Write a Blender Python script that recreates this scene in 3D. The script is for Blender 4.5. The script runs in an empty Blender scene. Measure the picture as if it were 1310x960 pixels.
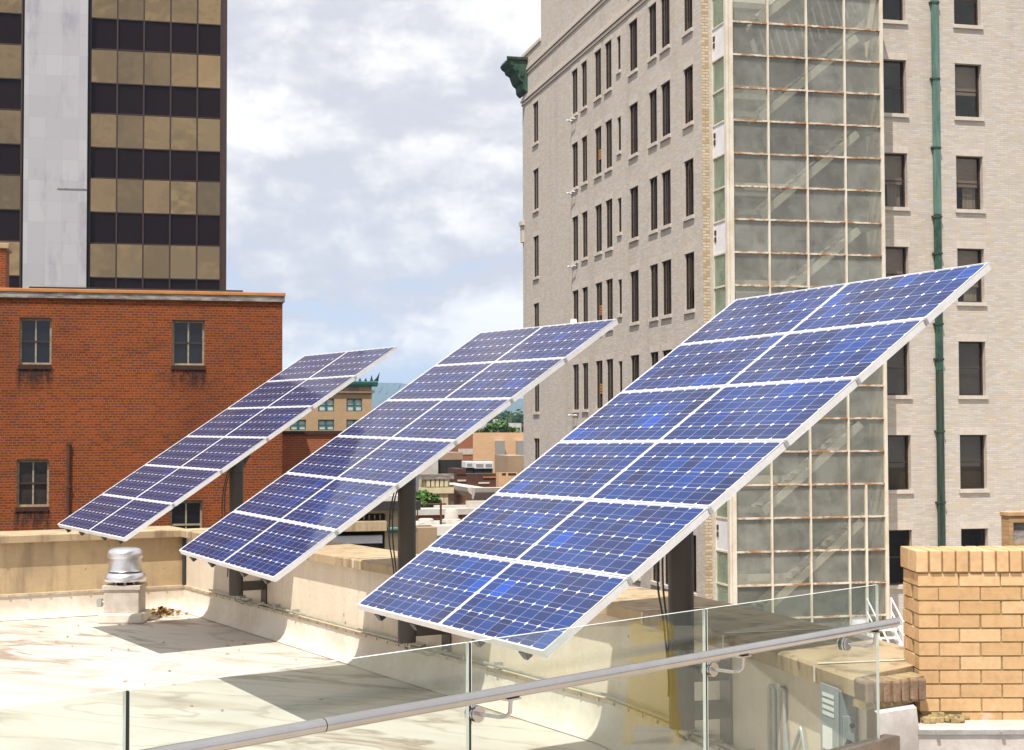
import bpy, bmesh, math, random
from mathutils import Vector, Matrix, noise
random.seed(7)
S = bpy.context.scene
COL = S.collection
V = Vector
R = math.radians

# ------------------------------------------------------------------ camera
FPX, PITCH, ROLL = 1984.1, 0.0369, -0.0029
_cp, _sp, _cr, _sr = math.cos(PITCH), math.sin(PITCH), math.cos(ROLL), math.sin(ROLL)
FW = V((0, _cp, _sp))
_u0 = V((0, -_sp, _cp))
RT = V((1, 0, 0)) * _cr + _u0 * _sr
UP = _u0 * _cr - V((1, 0, 0)) * _sr
cam = bpy.data.cameras.new('camera')
cam.sensor_width = 36.0
cam.lens = 36.0 * FPX / 1310.0
cam.clip_start = 0.1
cam.clip_end = 30000
co = bpy.data.objects.new('camera', cam)
COL.objects.link(co)
co.matrix_world = Matrix((
    (RT.x, UP.x, -FW.x, 0), (RT.y, UP.y, -FW.y, 0), (RT.z, UP.z, -FW.z, 0), (0, 0, 0, 1)))
S.camera = co

# ------------------------------------------------------------------ light
SUNV = V((-0.20, -0.45, 1.0)).normalized()
sun = bpy.data.lights.new('sun', 'SUN')
sun.energy = 4.8
sun.angle = R(0.5)
sun.color = (1.0, 0.95, 0.88)
so = bpy.data.objects.new('sun', sun)
COL.objects.link(so)
so.rotation_euler = SUNV.to_track_quat('Z', 'Y').to_euler()
so.location = (0, 0, 60)
S.view_settings.view_transform = 'Standard'
S.view_settings.look = 'None'
S.view_settings.exposure = 0.42
S.view_settings.gamma = 1.0
S.cycles.max_bounces = 10
S.cycles.transparent_max_bounces = 16
S.cycles.use_denoising = True

W = bpy.data.worlds.new('World')
S.world = W
W.use_nodes = True
nt = W.node_tree
nt.nodes.clear()


class NB:
    """small node builder"""
    def __init__(self, tree):
        self.t = tree

    def n(self, typ, **kw):
        nd = self.t.nodes.new(typ)
        for k, v in kw.items():
            if k == 'ins':
                for kk, vv in v.items():
                    self.set(nd.inputs[kk], vv)
            else:
                setattr(nd, k, v)
        return nd

    def set(self, sock, v):
        if hasattr(v, 'is_output') or isinstance(v, bpy.types.NodeSocket):
            self.t.links.new(v, sock)
        else:
            if sock.type == 'RGBA' and not hasattr(v, '__len__'):
                v = (v, v, v, 1)
            elif sock.type == 'RGBA' and len(v) == 3:
                v = (*v, 1)
            sock.default_value = v

    def m(self, op, a, b=None, c=None, clamp=False):
        nd = self.t.nodes.new('ShaderNodeMath')
        nd.operation = op
        nd.use_clamp = clamp
        self.set(nd.inputs[0], a)
        if b is not None: self.set(nd.inputs[1], b)
        if c is not None: self.set(nd.inputs[2], c)
        return nd.outputs[0]

    def mix(self, f, a, b, blend='MIX'):
        nd = self.t.nodes.new('ShaderNodeMix')
        nd.data_type = 'RGBA'
        nd.blend_type = blend
        self.set(nd.inputs[0], f)
        self.set(nd.inputs[6], a)
        self.set(nd.inputs[7], b)
        return nd.outputs[2]

    def ss(self, x, lo, hi, a=0.0, b=1.0):
        nd = self.t.nodes.new('ShaderNodeMapRange')
        nd.interpolation_type = 'SMOOTHSTEP'
        self.set(nd.inputs[0], x)
        for i, q in enumerate((lo, hi, a, b)):
            self.set(nd.inputs[i + 1], q)
        return nd.outputs[0]

    def noise(self, vec, scale, detail=5, rough=0.55, dist=0.0, color=False):
        nd = self.t.nodes.new('ShaderNodeTexNoise')
        if vec is not None: self.set(nd.inputs['Vector'], vec)
        nd.inputs['Scale'].default_value = scale
        nd.inputs['Detail'].default_value = detail
        nd.inputs['Roughness'].default_value = rough
        nd.inputs['Distortion'].default_value = dist
        return nd.outputs['Color' if color else 'Fac']

    def mapv(self, vec, scale=(1, 1, 1), loc=(0, 0, 0), rot=(0, 0, 0)):
        nd = self.t.nodes.new('ShaderNodeMapping')
        self.set(nd.inputs[0], vec)
        nd.inputs['Location'].default_value = loc
        nd.inputs['Rotation'].default_value = rot
        nd.inputs['Scale'].default_value = scale
        return nd.outputs[0]


b = NB(nt)
tc = b.n('ShaderNodeTexCoord')
sky = b.n('ShaderNodeTexSky', sky_type='NISHITA')
sky.sun_disc = False
sky.sun_elevation = math.asin(SUNV.z)
sky.sun_rotation = math.atan2(SUNV.x, SUNV.y)
sky.air_density = 1.0
sky.dust_density = 1.6
sky.ozone_density = 1.5
dirv = tc.outputs['Generated']
sep = b.n('ShaderNodeSeparateXYZ', ins={0: dirv})
zz = sep.outputs[2]
c1 = b.noise(b.mapv(dirv, (1, 1, 2.1), (0.35, 0.1, 0.22)), 6.0, 9, 0.55, 0.0)
c2 = b.noise(b.mapv(dirv, (1, 1, 2.6), (2.3, 5.1, 0.6)), 5.0, 5, 0.5, 0.0)
c3 = b.noise(b.mapv(dirv, (1, 1, 2.0), (7.3, 1.1, 3.6)), 13.0, 11, 0.60, 0.0)
# rounded heaps: a fractal cell pattern bent by noise
wp = b.n('ShaderNodeVectorMath', operation='SCALE', ins={0: b.noise(dirv, 9.0, 5, 0.6, 0.0, True), 'Scale': 0.16})
wv_ = b.n('ShaderNodeVectorMath', operation='ADD', ins={0: b.mapv(dirv, (1, 1, 1.9), (3.3, 0.4, 1.6)), 1: wp.outputs[0]})
vo = b.n('ShaderNodeTexVoronoi', feature='F1', normalize=True, ins={0: wv_.outputs[0]})
vo.inputs['Scale'].default_value = 7.5
vo.inputs['Detail'].default_value = 3.0
vo.inputs['Roughness'].default_value = 0.55
puff = b.m('SUBTRACT', 0.92, b.m('MULTIPLY', vo.outputs['Distance'], 1.5))
bias = b.ss(zz, 0.02, 0.17, 0.035, 0.185)
cov = b.m('ADD', b.m('ADD', b.m('MULTIPLY', c1, 0.42), b.m('MULTIPLY', puff, 0.40)), b.m('ADD', bias, b.m('MULTIPLY', c3, 0.18)))
cover = b.ss(cov, 0.47, 0.575)
# the bright tops and the grey undersides of the cloud bank
lum = b.m('ADD', b.m('MULTIPLY', c1, 0.20), b.m('ADD', b.m('MULTIPLY', puff, 0.42), b.m('MULTIPLY', c3, 0.38)))
cl = b.ss(lum, 0.415, 0.585)
cloudc = b.mix(cl, (5.4, 5.5, 6.0), (8.7, 8.6, 8.35))
pale = b.mix(b.ss(zz, 0.0, 0.2), (5.9, 6.8, 8.1), (3.8, 5.0, 7.4))
skyc = b.mix(0.80, sky.outputs[0], pale)
fin = b.mix(cover, skyc, cloudc)
bg = b.n('ShaderNodeBackground', ins={0: fin, 1: 0.1})
out = b.n('ShaderNodeOutputWorld', ins={0: bg.outputs[0]})

# ------------------------------------------------------------------ projection helpers (photo pixel -> real point on a real plane)
def ray(px, py):
    return FW + RT * ((px - 655) / FPX) - UP * ((py - 480) / FPX)

def hit(px, py, P, n):
    d = ray(px, py)
    return d * (P.dot(n) / d.dot(n))

def at(px, py, Y):
    d = ray(px, py)
    return d * (Y / d.y)

def hz(px, py, z):
    d = ray(px, py)
    return d * (z / d.z)

D2 = V((0.9726, 0.2325, 0))      # street grid: to the right
D1 = V((-0.2325, 0.9726, 0))     # street grid: away
GZ = -21.0                        # street level
GROT = math.atan2(D2.y, D2.x)

def locF(px, py, O, yd=0.0):
    P = hit(px, py, O + D1 * yd, D1)
    return (P - O).dot(D2), P.z

def locS(px, py, O, xd=0.0):
    P = hit(px, py, O + D2 * xd, D2)
    return (P - O).dot(D1), P.z

def gframe(O):
    return Matrix.Translation(V((O.x, O.y, 0))) @ Matrix.Rotation(GROT, 4, 'Z')

def frame(o, x, y, z):
    x, y, z = V(x), V(y), V(z)
    return Matrix(((x.x, y.x, z.x, o[0]), (x.y, y.y, z.y, o[1]), (x.z, y.z, z.z, o[2]), (0, 0, 0, 1)))

# ------------------------------------------------------------------ objects
def tag(o, label=None, cat=None, group=None, kind=None):
    if label: o['label'] = label
    if cat: o['category'] = cat
    if group: o['group'] = group
    if kind: o['kind'] = kind
    return o

def thing(name, label, cat, loc=(0, 0, 0), rz=0.0, group=None):
    o = bpy.data.objects.new(name, None)
    o.empty_display_size = 0.3
    COL.objects.link(o)
    o.location = loc
    o.rotation_euler = (0, 0, rz)
    return tag(o, label, cat, group)

def wmat(o):
    M = Matrix.LocRotScale(o.location, o.rotation_euler, o.scale)
    return wmat(o.parent) @ M if o.parent else M


class MB:
    def __init__(self, F=None):
        self.F = F or Matrix.Identity(4)
        self.v, self.f, self.mi, self.uv = [], [], [], []

    def face(self, pts, m=0, uv=None):
        i = len(self.v)
        pts = [V(p) for p in pts]
        self.v += pts
        self.f.append(tuple(range(i, i + len(pts))))
        self.mi.append(m)
        if uv is None:
            n = V((0, 0, 0))
            for k in range(len(pts)):
                a, c = pts[k], pts[(k + 1) % len(pts)]
                n += V(((a.y - c.y) * (a.z + c.z), (a.z - c.z) * (a.x + c.x), (a.x - c.x) * (a.y + c.y)))
            n = n.normalized() if n.length > 0 else V((0, 0, 1))
            if abs(n.z) > 0.92:
                uv = [(p.x, p.y) for p in pts]
            else:
                t = V((-n.y, n.x, 0)).normalized()
                bt = n.cross(t)
                uv = [(p.dot(t), p.dot(bt)) for p in pts]
        self.uv.append(uv)

    def box(self, x0, x1, y0, y1, z0, z1, m=0, skip=''):
        if x0 > x1: x0, x1 = x1, x0
        if y0 > y1: y0, y1 = y1, y0
        if z0 > z1: z0, z1 = z1, z0
        p = lambda i, j, k: ((x0, x1)[i], (y0, y1)[j], (z0, z1)[k])
        fs = {'-y': ((0, 0, 0), (1, 0, 0), (1, 0, 1), (0, 0, 1)), '+x': ((1, 0, 0), (1, 1, 0), (1, 1, 1), (1, 0, 1)),
              '+y': ((1, 1, 0), (0, 1, 0), (0, 1, 1), (1, 1, 1)), '-x': ((0, 1, 0), (0, 0, 0), (0, 0, 1), (0, 1, 1)),
              '+z': ((0, 0, 1), (1, 0, 1), (1, 1, 1), (0, 1, 1)), '-z': ((0, 1, 0), (1, 1, 0), (1, 0, 0), (0, 0, 0))}
        for k, q in fs.items():
            if k not in skip.split():
                self.face([p(*t) for t in q], m)

    def bar(self, a, c, w, h, up=(0, 0, 1), m=0):
        a, c = V(a), V(c)
        d = (c - a).normalized()
        s = d.cross(V(up))
        if s.length < 1e-4: s = d.cross(V((1, 0, 0)))
        s.normalize()
        t = s.cross(d)
        s, t = s * (w / 2), t * (h / 2)
        A = [a - s - t, a + s - t, a + s + t, a - s + t]
        C = [p + (c - a) for p in A]
        self.face(A[::-1], m); self.face(C, m)
        for i in range(4):
            j = (i + 1) % 4
            self.face([A[i], A[j], C[j], C[i]], m)

    def tube(self, path, r, seg=12, m=0, cap=True):
        path = [V(p) for p in path]
        rings = []
        prev = None
        for i, p in enumerate(path):
            d = (path[min(i + 1, len(path) - 1)] - path[max(i - 1, 0)]).normalized()
            if prev is None:
                s = d.cross(V((0, 0, 1)))
                if s.length < 1e-3: s = d.cross(V((1, 0, 0)))
            else:
                s = prev - d * prev.dot(d)
            s.normalize()
            prev = s
            t = d.cross(s)
            rr = r[i] if hasattr(r, '__len__') else r
            rings.append([p + s * (rr * math.cos(2 * math.pi * k / seg)) + t * (rr * math.sin(2 * math.pi * k / seg)) for k in range(seg)])
        i0 = len(self.v)
        for rg in rings: self.v += rg
        L = 0
        for i in range(len(rings) - 1):
            l2 = L + (path[i + 1] - path[i]).length
            for k in range(seg):
                k2 = (k + 1) % seg
                self.f.append((i0 + i * seg + k, i0 + i * seg + k2, i0 + (i + 1) * seg + k2, i0 + (i + 1) * seg + k))
                self.mi.append(m)
                self.uv.append([(k / seg, L), ((k + 1) / seg, L), ((k + 1) / seg, l2), (k / seg, l2)])
            L = l2
        if cap:
            for rg, rev in ((rings[0], True), (rings[-1], False)):
                self.face(rg[::-1] if rev else rg, m)

    def lathe(self, prof, cx=0, cy=0, seg=32, m=0):
        i0 = len(self.v)
        for r, z in prof:
            for k in range(seg):
                a = 2 * math.pi * k / seg
                self.v.append(V((cx + r * math.cos(a), cy + r * math.sin(a), z)))
        for i in range(len(prof) - 1):
            for k in range(seg):
                k2 = (k + 1) % seg
                self.f.append((i0 + i * seg + k, i0 + i * seg + k2, i0 + (i + 1) * seg + k2, i0 + (i + 1) * seg + k))
                self.mi.append(m)
                self.uv.append([(k / seg, prof[i][1]), ((k + 1) / seg, prof[i][1]), ((k + 1) / seg, prof[i + 1][1]), (k / seg, prof[i + 1][1])])

    def prism(self, poly, a0, a1, fn, m=0):
        """poly of 2d points, extruded from a0 to a1; fn(p, q, a) -> xyz"""
        A = [V(fn(p, q, a0)) for p, q in poly]
        C = [V(fn(p, q, a1)) for p, q in poly]
        self.face(A, m); self.face(C[::-1], m)
        for i in range(len(poly)):
            j = (i + 1) % len(poly)
            self.face([A[j], A[i], C[i], C[j]], m)

    def build(self, name, mats, parent=None, smooth=False, bevel=0.0, merge=False):
        me = bpy.data.meshes.new(name)
        T = self.F if parent is None else wmat(parent).inverted() @ self.F
        me.from_pydata([T @ p for p in self.v], [], self.f)
        if not isinstance(mats, (list, tuple)): mats = [mats]
        for mt in mats: me.materials.append(mt)
        ul = me.uv_layers.new(name='UVMap')
        for pl, mi, uv in zip(me.polygons, self.mi, self.uv):
            pl.material_index = mi
            pl.use_smooth = bool(smooth)
            for li, c in zip(pl.loop_indices, uv):
                ul.data[li].uv = c
        if merge or bevel or smooth:
            bm = bmesh.new()
            bm.from_mesh(me)
            bmesh.ops.remove_doubles(bm, verts=bm.verts, dist=1e-5)
            bmesh.ops.recalc_face_normals(bm, faces=bm.faces)
            bm.to_mesh(me)
            bm.free()
        if smooth:
            me.set_sharp_from_angle(angle=R(35))
        o = bpy.data.objects.new(name, me)
        COL.objects.link(o)
        if parent: o.parent = parent
        if bevel:
            md = o.modifiers.new('bevel', 'BEVEL')
            md.width = bevel
            md.segments = 2
            md.limit_method = 'ANGLE'
            md.angle_limit = R(40)
        return o

def copy_tree(o, parent=None):
    c = o.copy()
    COL.objects.link(c)
    c.parent = parent
    for ch in list(o.children):
        copy_tree(ch, c)
    return c

# ------------------------------------------------------------------ materials
MATS = {}
def newmat(name):
    m = bpy.data.materials.new(name)
    m.use_nodes = True
    m.node_tree.nodes.clear()
    MATS[name] = m
    return m, NB(m.node_tree)

def finish(b, col, rough=0.6, metal=0.0, bump=None, bstr=0.3, bdist=0.01, coat=0.0, spec=0.5, coat_rough=0.05):
    p = b.n('ShaderNodeBsdfPrincipled')
    b.set(p.inputs['Base Color'], col)
    b.set(p.inputs['Roughness'], rough)
    b.set(p.inputs['Metallic'], metal)
    b.set(p.inputs['Specular IOR Level'], spec)
    b.set(p.inputs['Coat Weight'], coat)
    p.inputs['Coat Roughness'].default_value = coat_rough
    if bump is not None:
        bn = b.n('ShaderNodeBump')
        bn.inputs['Strength'].default_value = bstr
        bn.inputs['Distance'].default_value = bdist
        b.set(bn.inputs['Height'], bump)
        b.t.links.new(bn.outputs[0], p.inputs['Normal'])
    o = b.n('ShaderNodeOutputMaterial')
    b.t.links.new(p.outputs[0], o.inputs[0])
    return p

def plain(name, c1, c2=None, scale=6.0, rough=0.6, metal=0.0, coat=0.0, bump=0.15, stretch=(1, 1, 1), detail=6, spec=0.5, rv=0.08):
    """paint, stone or metal with cloudy variation and a little relief"""
    m, b = newmat(name)
    tcn = b.n('ShaderNodeTexCoord')
    vec = b.mapv(tcn.outputs['Object'], stretch)
    n1 = b.noise(vec, scale, detail, 0.6)
    n2 = b.noise(vec, scale * 9, 4, 0.6)
    c2 = c2 or tuple(x * 0.8 for x in c1)
    f = b.ss(b.m('ADD', b.m('MULTIPLY', n1, 0.7), b.m('MULTIPLY', n2, 0.3)), 0.36, 0.64)
    col = b.mix(f, c2, c1)
    rg = b.ss(n2, 0.3, 0.7, max(rough - rv, 0.02), min(rough + rv, 1))
    finish(b, col, rg, metal, n2 if bump else None, bump, 0.01, coat, spec)
    return m

def brick(name, ca, cb, mortar, bw=0.203, bh=0.0677, ms=0.010, rough=0.85, stain=(0.5, 0.45, 0.4), stain_amt=0.35,
          stain_scale=0.6, bump=0.5, headers=0, cc=None, offset=0.5, streak=(1, 1, 0.35), patch=None):
    m, b = newmat(name)
    tcn = b.n('ShaderNodeTexCoord')
    uv = tcn.outputs['UV']
    def bt(w):
        nd = b.n('ShaderNodeTexBrick', offset=offset)
        b.set(nd.inputs['Vector'], uv)
        nd.inputs['Color1'].default_value = (0, 0, 0, 1)
        nd.inputs['Color2'].default_value = (1, 1, 1, 1)
        nd.inputs['Mortar'].default_value = (0.5, 0.5, 0.5, 1)
        nd.inputs['Scale'].default_value = 1.0
        nd.inputs['Mortar Size'].default_value = ms
        nd.inputs['Mortar Smooth'].default_value = 0.25
        nd.inputs['Bias'].default_value = 0.0
        nd.inputs['Brick Width'].default_value = w
        nd.inputs['Row Height'].default_value = bh
        return nd
    t1 = bt(bw)
    rnd, fac = t1.outputs['Color'], t1.outputs['Fac']
    if headers:
        t2 = bt(bw / 2)
        s = b.n('ShaderNodeSeparateXYZ', ins={0: uv})
        row = b.m('FLOOR', b.m('DIVIDE', s.outputs[1], bh))
        ish = b.m('LESS_THAN', b.m('FLOORED_MODULO', row, float(headers)), 0.5)
        rnd = b.mix(ish, rnd, t2.outputs['Color'])
        nd = b.n('ShaderNodeMix')
        b.set(nd.inputs[0], ish); b.set(nd.inputs[2], fac); b.set(nd.inputs[3], t2.outputs['Fac'])
        fac = nd.outputs[0]
    col = b.mix(rnd, ca, cb)
    if cc:
        h = b.n('ShaderNodeTexWhiteNoise', noise_dimensions='1D')
        b.set(h.inputs['W'], b.m('MULTIPLY', rnd, 91.7))
        col = b.mix(b.m('GREATER_THAN', h.outputs['Value'], 0.8), col, cc)
    fine = b.noise(uv, 60, 4, 0.6)
    col = b.mix(b.m('MULTIPLY', b.ss(fine, 0.35, 0.7), 0.35), col, b.mix(1.0, col, (0.6, 0.6, 0.6), 'MULTIPLY'))
    col = b.mix(fac, col, mortar)
    big = b.noise(b.mapv(tcn.outputs['Object'], streak), stain_scale, 6, 0.6)
    col = b.mix(b.m('MULTIPLY', b.ss(big, 0.48, 0.68), stain_amt), col, b.mix(1.0, col, stain, 'MULTIPLY'))
    if patch:
        big2 = b.noise(b.mapv(tcn.outputs['Object'], (1, 1, 2.4), (3, 9, 4)), stain_scale * 2.6, 5, 0.65)
        col = b.mix(b.m('MULTIPLY', b.ss(big2, 0.54, 0.70), 0.6), col, b.mix(1.0, col, patch, 'MULTIPLY'))
    hgt = b.m('ADD', b.m('MULTIPLY', b.m('SUBTRACT', 1.0, fac), 0.8), b.m('MULTIPLY', fine, 0.3))
    finish(b, col, rough, 0, hgt, bump, 0.012)
    return m

def tinted_glass(name, tint, refl=1.0, rough=0.02, dust=0.0, dustc=(0.4, 0.4, 0.36), ior=1.5, blotch=0.0, vary=0.0):
    m, b = newmat(name)
    tr = b.n('ShaderNodeBsdfTransparent'); b.set(tr.inputs[0], tint)
    gl = b.n('ShaderNodeBsdfGlossy'); gl.inputs['Roughness'].default_value = rough
    b.set(gl.inputs[0], (0.95, 0.97, 0.96))
    gm = b.n('ShaderNodeNewGeometry')
    dt = b.n('ShaderNodeVectorMath', operation='DOT_PRODUCT', ins={0: gm.outputs['Normal'], 1: gm.outputs['Incoming']})
    cz = b.m('SUBTRACT', 1.0, b.m('ABSOLUTE', dt.outputs['Value']), clamp=True)
    f0 = ((ior - 1) / (ior + 1)) ** 2
    frs = b.m('ADD', f0, b.m('MULTIPLY', b.m('POWER', cz, 5.0), 1 - f0))
    base = tr.outputs[0]
    if dust:
        tcn = b.n('ShaderNodeTexCoord')
        oi = b.n('ShaderNodeObjectInfo')
        df = b.n('ShaderNodeBsdfDiffuse')
        b.set(df.inputs[0], b.mix(oi.outputs['Random'], tuple(x * (1 - vary) for x in dustc), tuple(x * (1 + vary) for x in dustc)))
        f = dust
        if blotch:
            nz = b.noise(tcn.outputs['Object'], 1.3, 5, 0.6)
            f = b.ss(nz, 0.3, 0.7, max(dust - blotch, 0), min(dust + blotch, 1))
        mx = b.n('ShaderNodeMixShader'); b.set(mx.inputs[0], f)
        b.t.links.new(base, mx.inputs[1]); b.t.links.new(df.outputs[0], mx.inputs[2])
        base = mx.outputs[0]
    mx2 = b.n('ShaderNodeMixShader'); b.set(mx2.inputs[0], b.m('MULTIPLY', frs, refl, clamp=True))
    b.t.links.new(base, mx2.inputs[1]); b.t.links.new(gl.outputs[0], mx2.inputs[2])
    o = b.n('ShaderNodeOutputMaterial'); b.t.links.new(mx2.outputs[0], o.inputs[0])
    return m

# solar cells: 9 x 4 clipped squares on a white backsheet, fingers running the long way
m, b = newmat('solar_cells'); M_CELL = m
tcn = b.n('ShaderNodeTexCoord'); s = b.n('ShaderNodeSeparateXYZ', ins={0: tcn.outputs['UV']})
u_, v_ = s.outputs[0], s.outputs[1]
ax = b.m('ABSOLUTE', b.m('SUBTRACT', b.m('FRACT', u_), 0.5)); fy = b.m('SUBTRACT', b.m('FRACT', v_), 0.5); ay = b.m('ABSOLUTE', fy)
insq = b.m('LESS_THAN', b.m('MAXIMUM', ax, ay), 0.4935)
incut = b.m('LESS_THAN', b.m('ADD', ax, ay), 0.890)
rng = b.m('MULTIPLY', b.m('MULTIPLY', b.m('GREATER_THAN', u_, 0.0), b.m('LESS_THAN', u_, 9.0)),
          b.m('MULTIPLY', b.m('GREATER_THAN', v_, 0.0), b.m('LESS_THAN', v_, 4.0)))
bus = b.m('LESS_THAN', b.m('ABSOLUTE', b.m('SUBTRACT', ay, 0.235)), 0.011)
cell = b.m('MULTIPLY', b.m('MULTIPLY', insq, incut), rng)
oi = b.n('ShaderNodeObjectInfo')
cid = b.n('ShaderNodeCombineXYZ', ins={0: b.m('FLOOR', u_), 1: b.m('FLOOR', v_), 2: b.m('MULTIPLY', oi.outputs['Random'], 57.0)})
wn = b.n('ShaderNodeTexWhiteNoise', noise_dimensions='3D', ins={0: cid.outputs[0]})
grp = b.noise(b.mapv(cid.outputs[0], (0.45, 0.7, 1)), 1.0, 1, 0.5)
rr = b.m('ADD', b.m('MULTIPLY', wn.outputs[0], 0.17), b.m('MULTIPLY', grp, 1.0))
cr = b.n('ShaderNodeValToRGB'); b.set(cr.inputs[0], rr)
e = cr.color_ramp.elements
e[0].position, e[0].color = 0.38, (0.014, 0.022, 0.080, 1)
e[1].position, e[1].color = 0.90, (0.012, 0.062, 0.360, 1)
for pos, c in ((0.55, (0.013, 0.032, 0.130, 1)), (0.74, (0.013, 0.042, 0.182, 1)), (0.82, (0.012, 0.056, 0.265, 1))):
    k = e.new(pos); k.color = c
# the cells' blue coating turns plum when seen at a grazing angle
gm = b.n('ShaderNodeNewGeometry')
fc = b.n('ShaderNodeVectorMath', operation='DOT_PRODUCT', ins={0: gm.outputs['Normal'], 1: gm.outputs['Incoming']}).outputs['Value']
hue = b.mix(b.ss(fc, 0.17, 0.33), b.mix(0.80, cr.outputs[0], (0.046, 0.036, 0.070)), cr.outputs[0])
col = b.mix(cell, (0.62, 0.62, 0.66), b.mix(bus, hue, (0.15, 0.15, 0.24)))
finish(b, col, 0.4, 0, None, coat=0.58, spec=0.0, coat_rough=0.03)

M_ALU = plain('anodised_aluminium', (0.68, 0.67, 0.67), (0.58, 0.575, 0.57), 5, 0.42, 0.0, bump=0.05)
M_GALV = plain('galvanised_steel', (0.52, 0.52, 0.50), (0.36, 0.36, 0.35), 10, 0.45, 0.6, bump=0.1)
M_POST = plain('dark_bronze_paint', (0.060, 0.050, 0.040), (0.045, 0.037, 0.030), 4, 0.5, 0.0, bump=0.06, stretch=(1, 1, .3))
M_BLACK = plain('black_plastic', (0.015, 0.015, 0.015), (0.03, 0.028, 0.026), 10, 0.5)
M_SPUN = plain('spun_aluminium', (0.78, 0.78, 0.80), (0.70, 0.70, 0.72), 4, 0.30, 0.9, bump=0.0, rv=0.0)
M_VENTBOX = plain('vent_grey_paint', (0.56, 0.50, 0.43), (0.44, 0.38, 0.32), 7, 0.6)
M_STEEL = plain('brushed_stainless', (0.60, 0.575, 0.555), (0.52, 0.49, 0.47), 1.2, 0.20, 0.95, bump=0.0, rv=0.0)
M_RAILGLASS = tinted_glass('railing_glass', (0.89, 0.93, 0.908), 1.5, 0.005, 0.016, (0.5, 0.55, 0.5), blotch=0.016)
M_GLASSEDGE = plain('polished_glass_edge', (0.80, 0.82, 0.77), (0.72, 0.76, 0.70), 4, 0.2, bump=0)
M_GASKET = plain('dark_gasket', (0.03, 0.027, 0.025), None, 6, 0.6)
M_SHOE = plain('bronze_base_shoe', (0.34, 0.27, 0.21), (0.24, 0.19, 0.15), 5, 0.35, 0.7, bump=0.05)

# roofing membrane
m, b = newmat('roof_membrane'); M_ROOF = m
tcn = b.n('ShaderNodeTexCoord'); ob = b.mapv(tcn.outputs['Object'], (1, 1, 1), (0, 0, 0), (0, 0, 0.52))
n1 = b.noise(b.mapv(ob, (0.35, 1.5, 1)), 1.0, 8, 0.62, 0.6)
n2 = b.noise(b.mapv(ob, (0.8, 2.2, 1), (4, 2, 0)), 1.7, 6, 0.6, 0.8)
n3 = b.noise(ob, 40, 4, 0.6)
n4 = b.noise(b.mapv(ob, (1, 1, 1), (9, 3, 0)), 0.45, 3, 0.5)
col = b.mix(b.ss(n1, 0.46, 0.74), (0.575, 0.53, 0.468), (0.43, 0.368, 0.30))
col = b.mix(b.m('MULTIPLY', b.m('MULTIPLY', b.ss(n2, 0.50, 0.64), b.ss(n4, 0.40, 0.58)), 0.85), col, (0.22, 0.16, 0.11))
col = b.mix(b.m('MULTIPLY', b.ss(n3, 0.4, 0.7), 0.15), col, (0.55, 0.45, 0.34))
sx = b.n('ShaderNodeSeparateXYZ', ins={0: ob})
sm = b.m('LESS_THAN', b.m('ABSOLUTE', b.m('SUBTRACT', b.m('FRACT', b.m('DIVIDE', sx.outputs[1], 1.9)), 0.5)), 0.008)
ring = b.ss(b.m('ABSOLUTE', b.m('SUBTRACT', b.noise(b.mapv(ob, (0.5, 1.1, 1), (1, 7, 0)), 0.9, 4, 0.5), 0.5)), 0.022, 0.004)
col = b.mix(b.m('MULTIPLY', ring, 0.38), col, (0.30, 0.22, 0.15))
col = b.mix(b.m('MULTIPLY', sm, 0.5), col, (0.45, 0.36, 0.27))
h = b.m('ADD', b.m('MULTIPLY', n1, 0.5), b.m('ADD', b.m('MULTIPLY', n3, 0.08), b.m('MULTIPLY', sm, -0.1)))
finish(b, col, 0.55, 0, h, 0.25, 0.03)

def stucco(name, c1, c2, c3, dark, dark_amt=0.6, streaks=0.4):
    m, b = newmat(name)
    tcn = b.n('ShaderNodeTexCoord'); ob = tcn.outputs['Object']
    n1 = b.noise(ob, 1.1, 7, 0.6, 0.3)
    n2 = b.noise(b.mapv(ob, (5, 5, 0.7)), 1.2, 6, 0.6)
    n3 = b.noise(ob, 26, 5, 0.65)
    n4 = b.noise(b.mapv(ob, (1, 1, 1), (5, 5, 5)), 9, 3, 0.5)
    col = b.mix(b.ss(n1, 0.36, 0.66), c1, c2)
    col = b.mix(b.m('MULTIPLY', b.ss(n2, 0.46, 0.72), streaks), col, c3)
    col = b.mix(b.m('MULTIPLY', b.ss(n4, 0.69, 0.73), dark_amt), col, dark)
    col = b.mix(b.m('MULTIPLY', b.ss(n3, 0.45, 0.75), 0.3), col, b.mix(1.0, col, (0.75, 0.72, 0.68), 'MULTIPLY'))
    finish(b, col, 0.85, 0, b.m('ADD', n3, b.m('MULTIPLY', n1, 0.6)), 0.25, 0.015)
    return m
M_WALLR = stucco('cream_stucco', (0.72, 0.62, 0.49), (0.62, 0.53, 0.41), (0.52, 0.42, 0.30), (0.20, 0.14, 0.08))
M_WALLB = stucco('tan_stained_stucco', (0.50, 0.37, 0.21), (0.37, 0.27, 0.16), (0.20, 0.15, 0.10), (0.12, 0.08, 0.05), 0.7, 0.75)
M_COPE = stucco('weathered_cast_stone', (0.47, 0.35, 0.21), (0.38, 0.28, 0.17), (0.16, 0.11, 0.06), (0.08, 0.06, 0.04), 0.5, 0.8)
M_JOINT = plain('pale_mortar', (0.75, 0.70, 0.62), (0.6, 0.55, 0.46), 12, 0.8)
M_FLASH = plain('membrane_flashing', (0.70, 0.65, 0.56), (0.56, 0.48, 0.38), 1.6, 0.5, bump=0.12)
M_WHITEMEM = plain('white_membrane', (0.62, 0.585, 0.56), (0.47, 0.42, 0.385), 2.2, 0.45, bump=0.25)
M_TERM = plain('termination_bar', (0.62, 0.52, 0.38), (0.45, 0.36, 0.25), 9, 0.5, 0.2)
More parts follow.
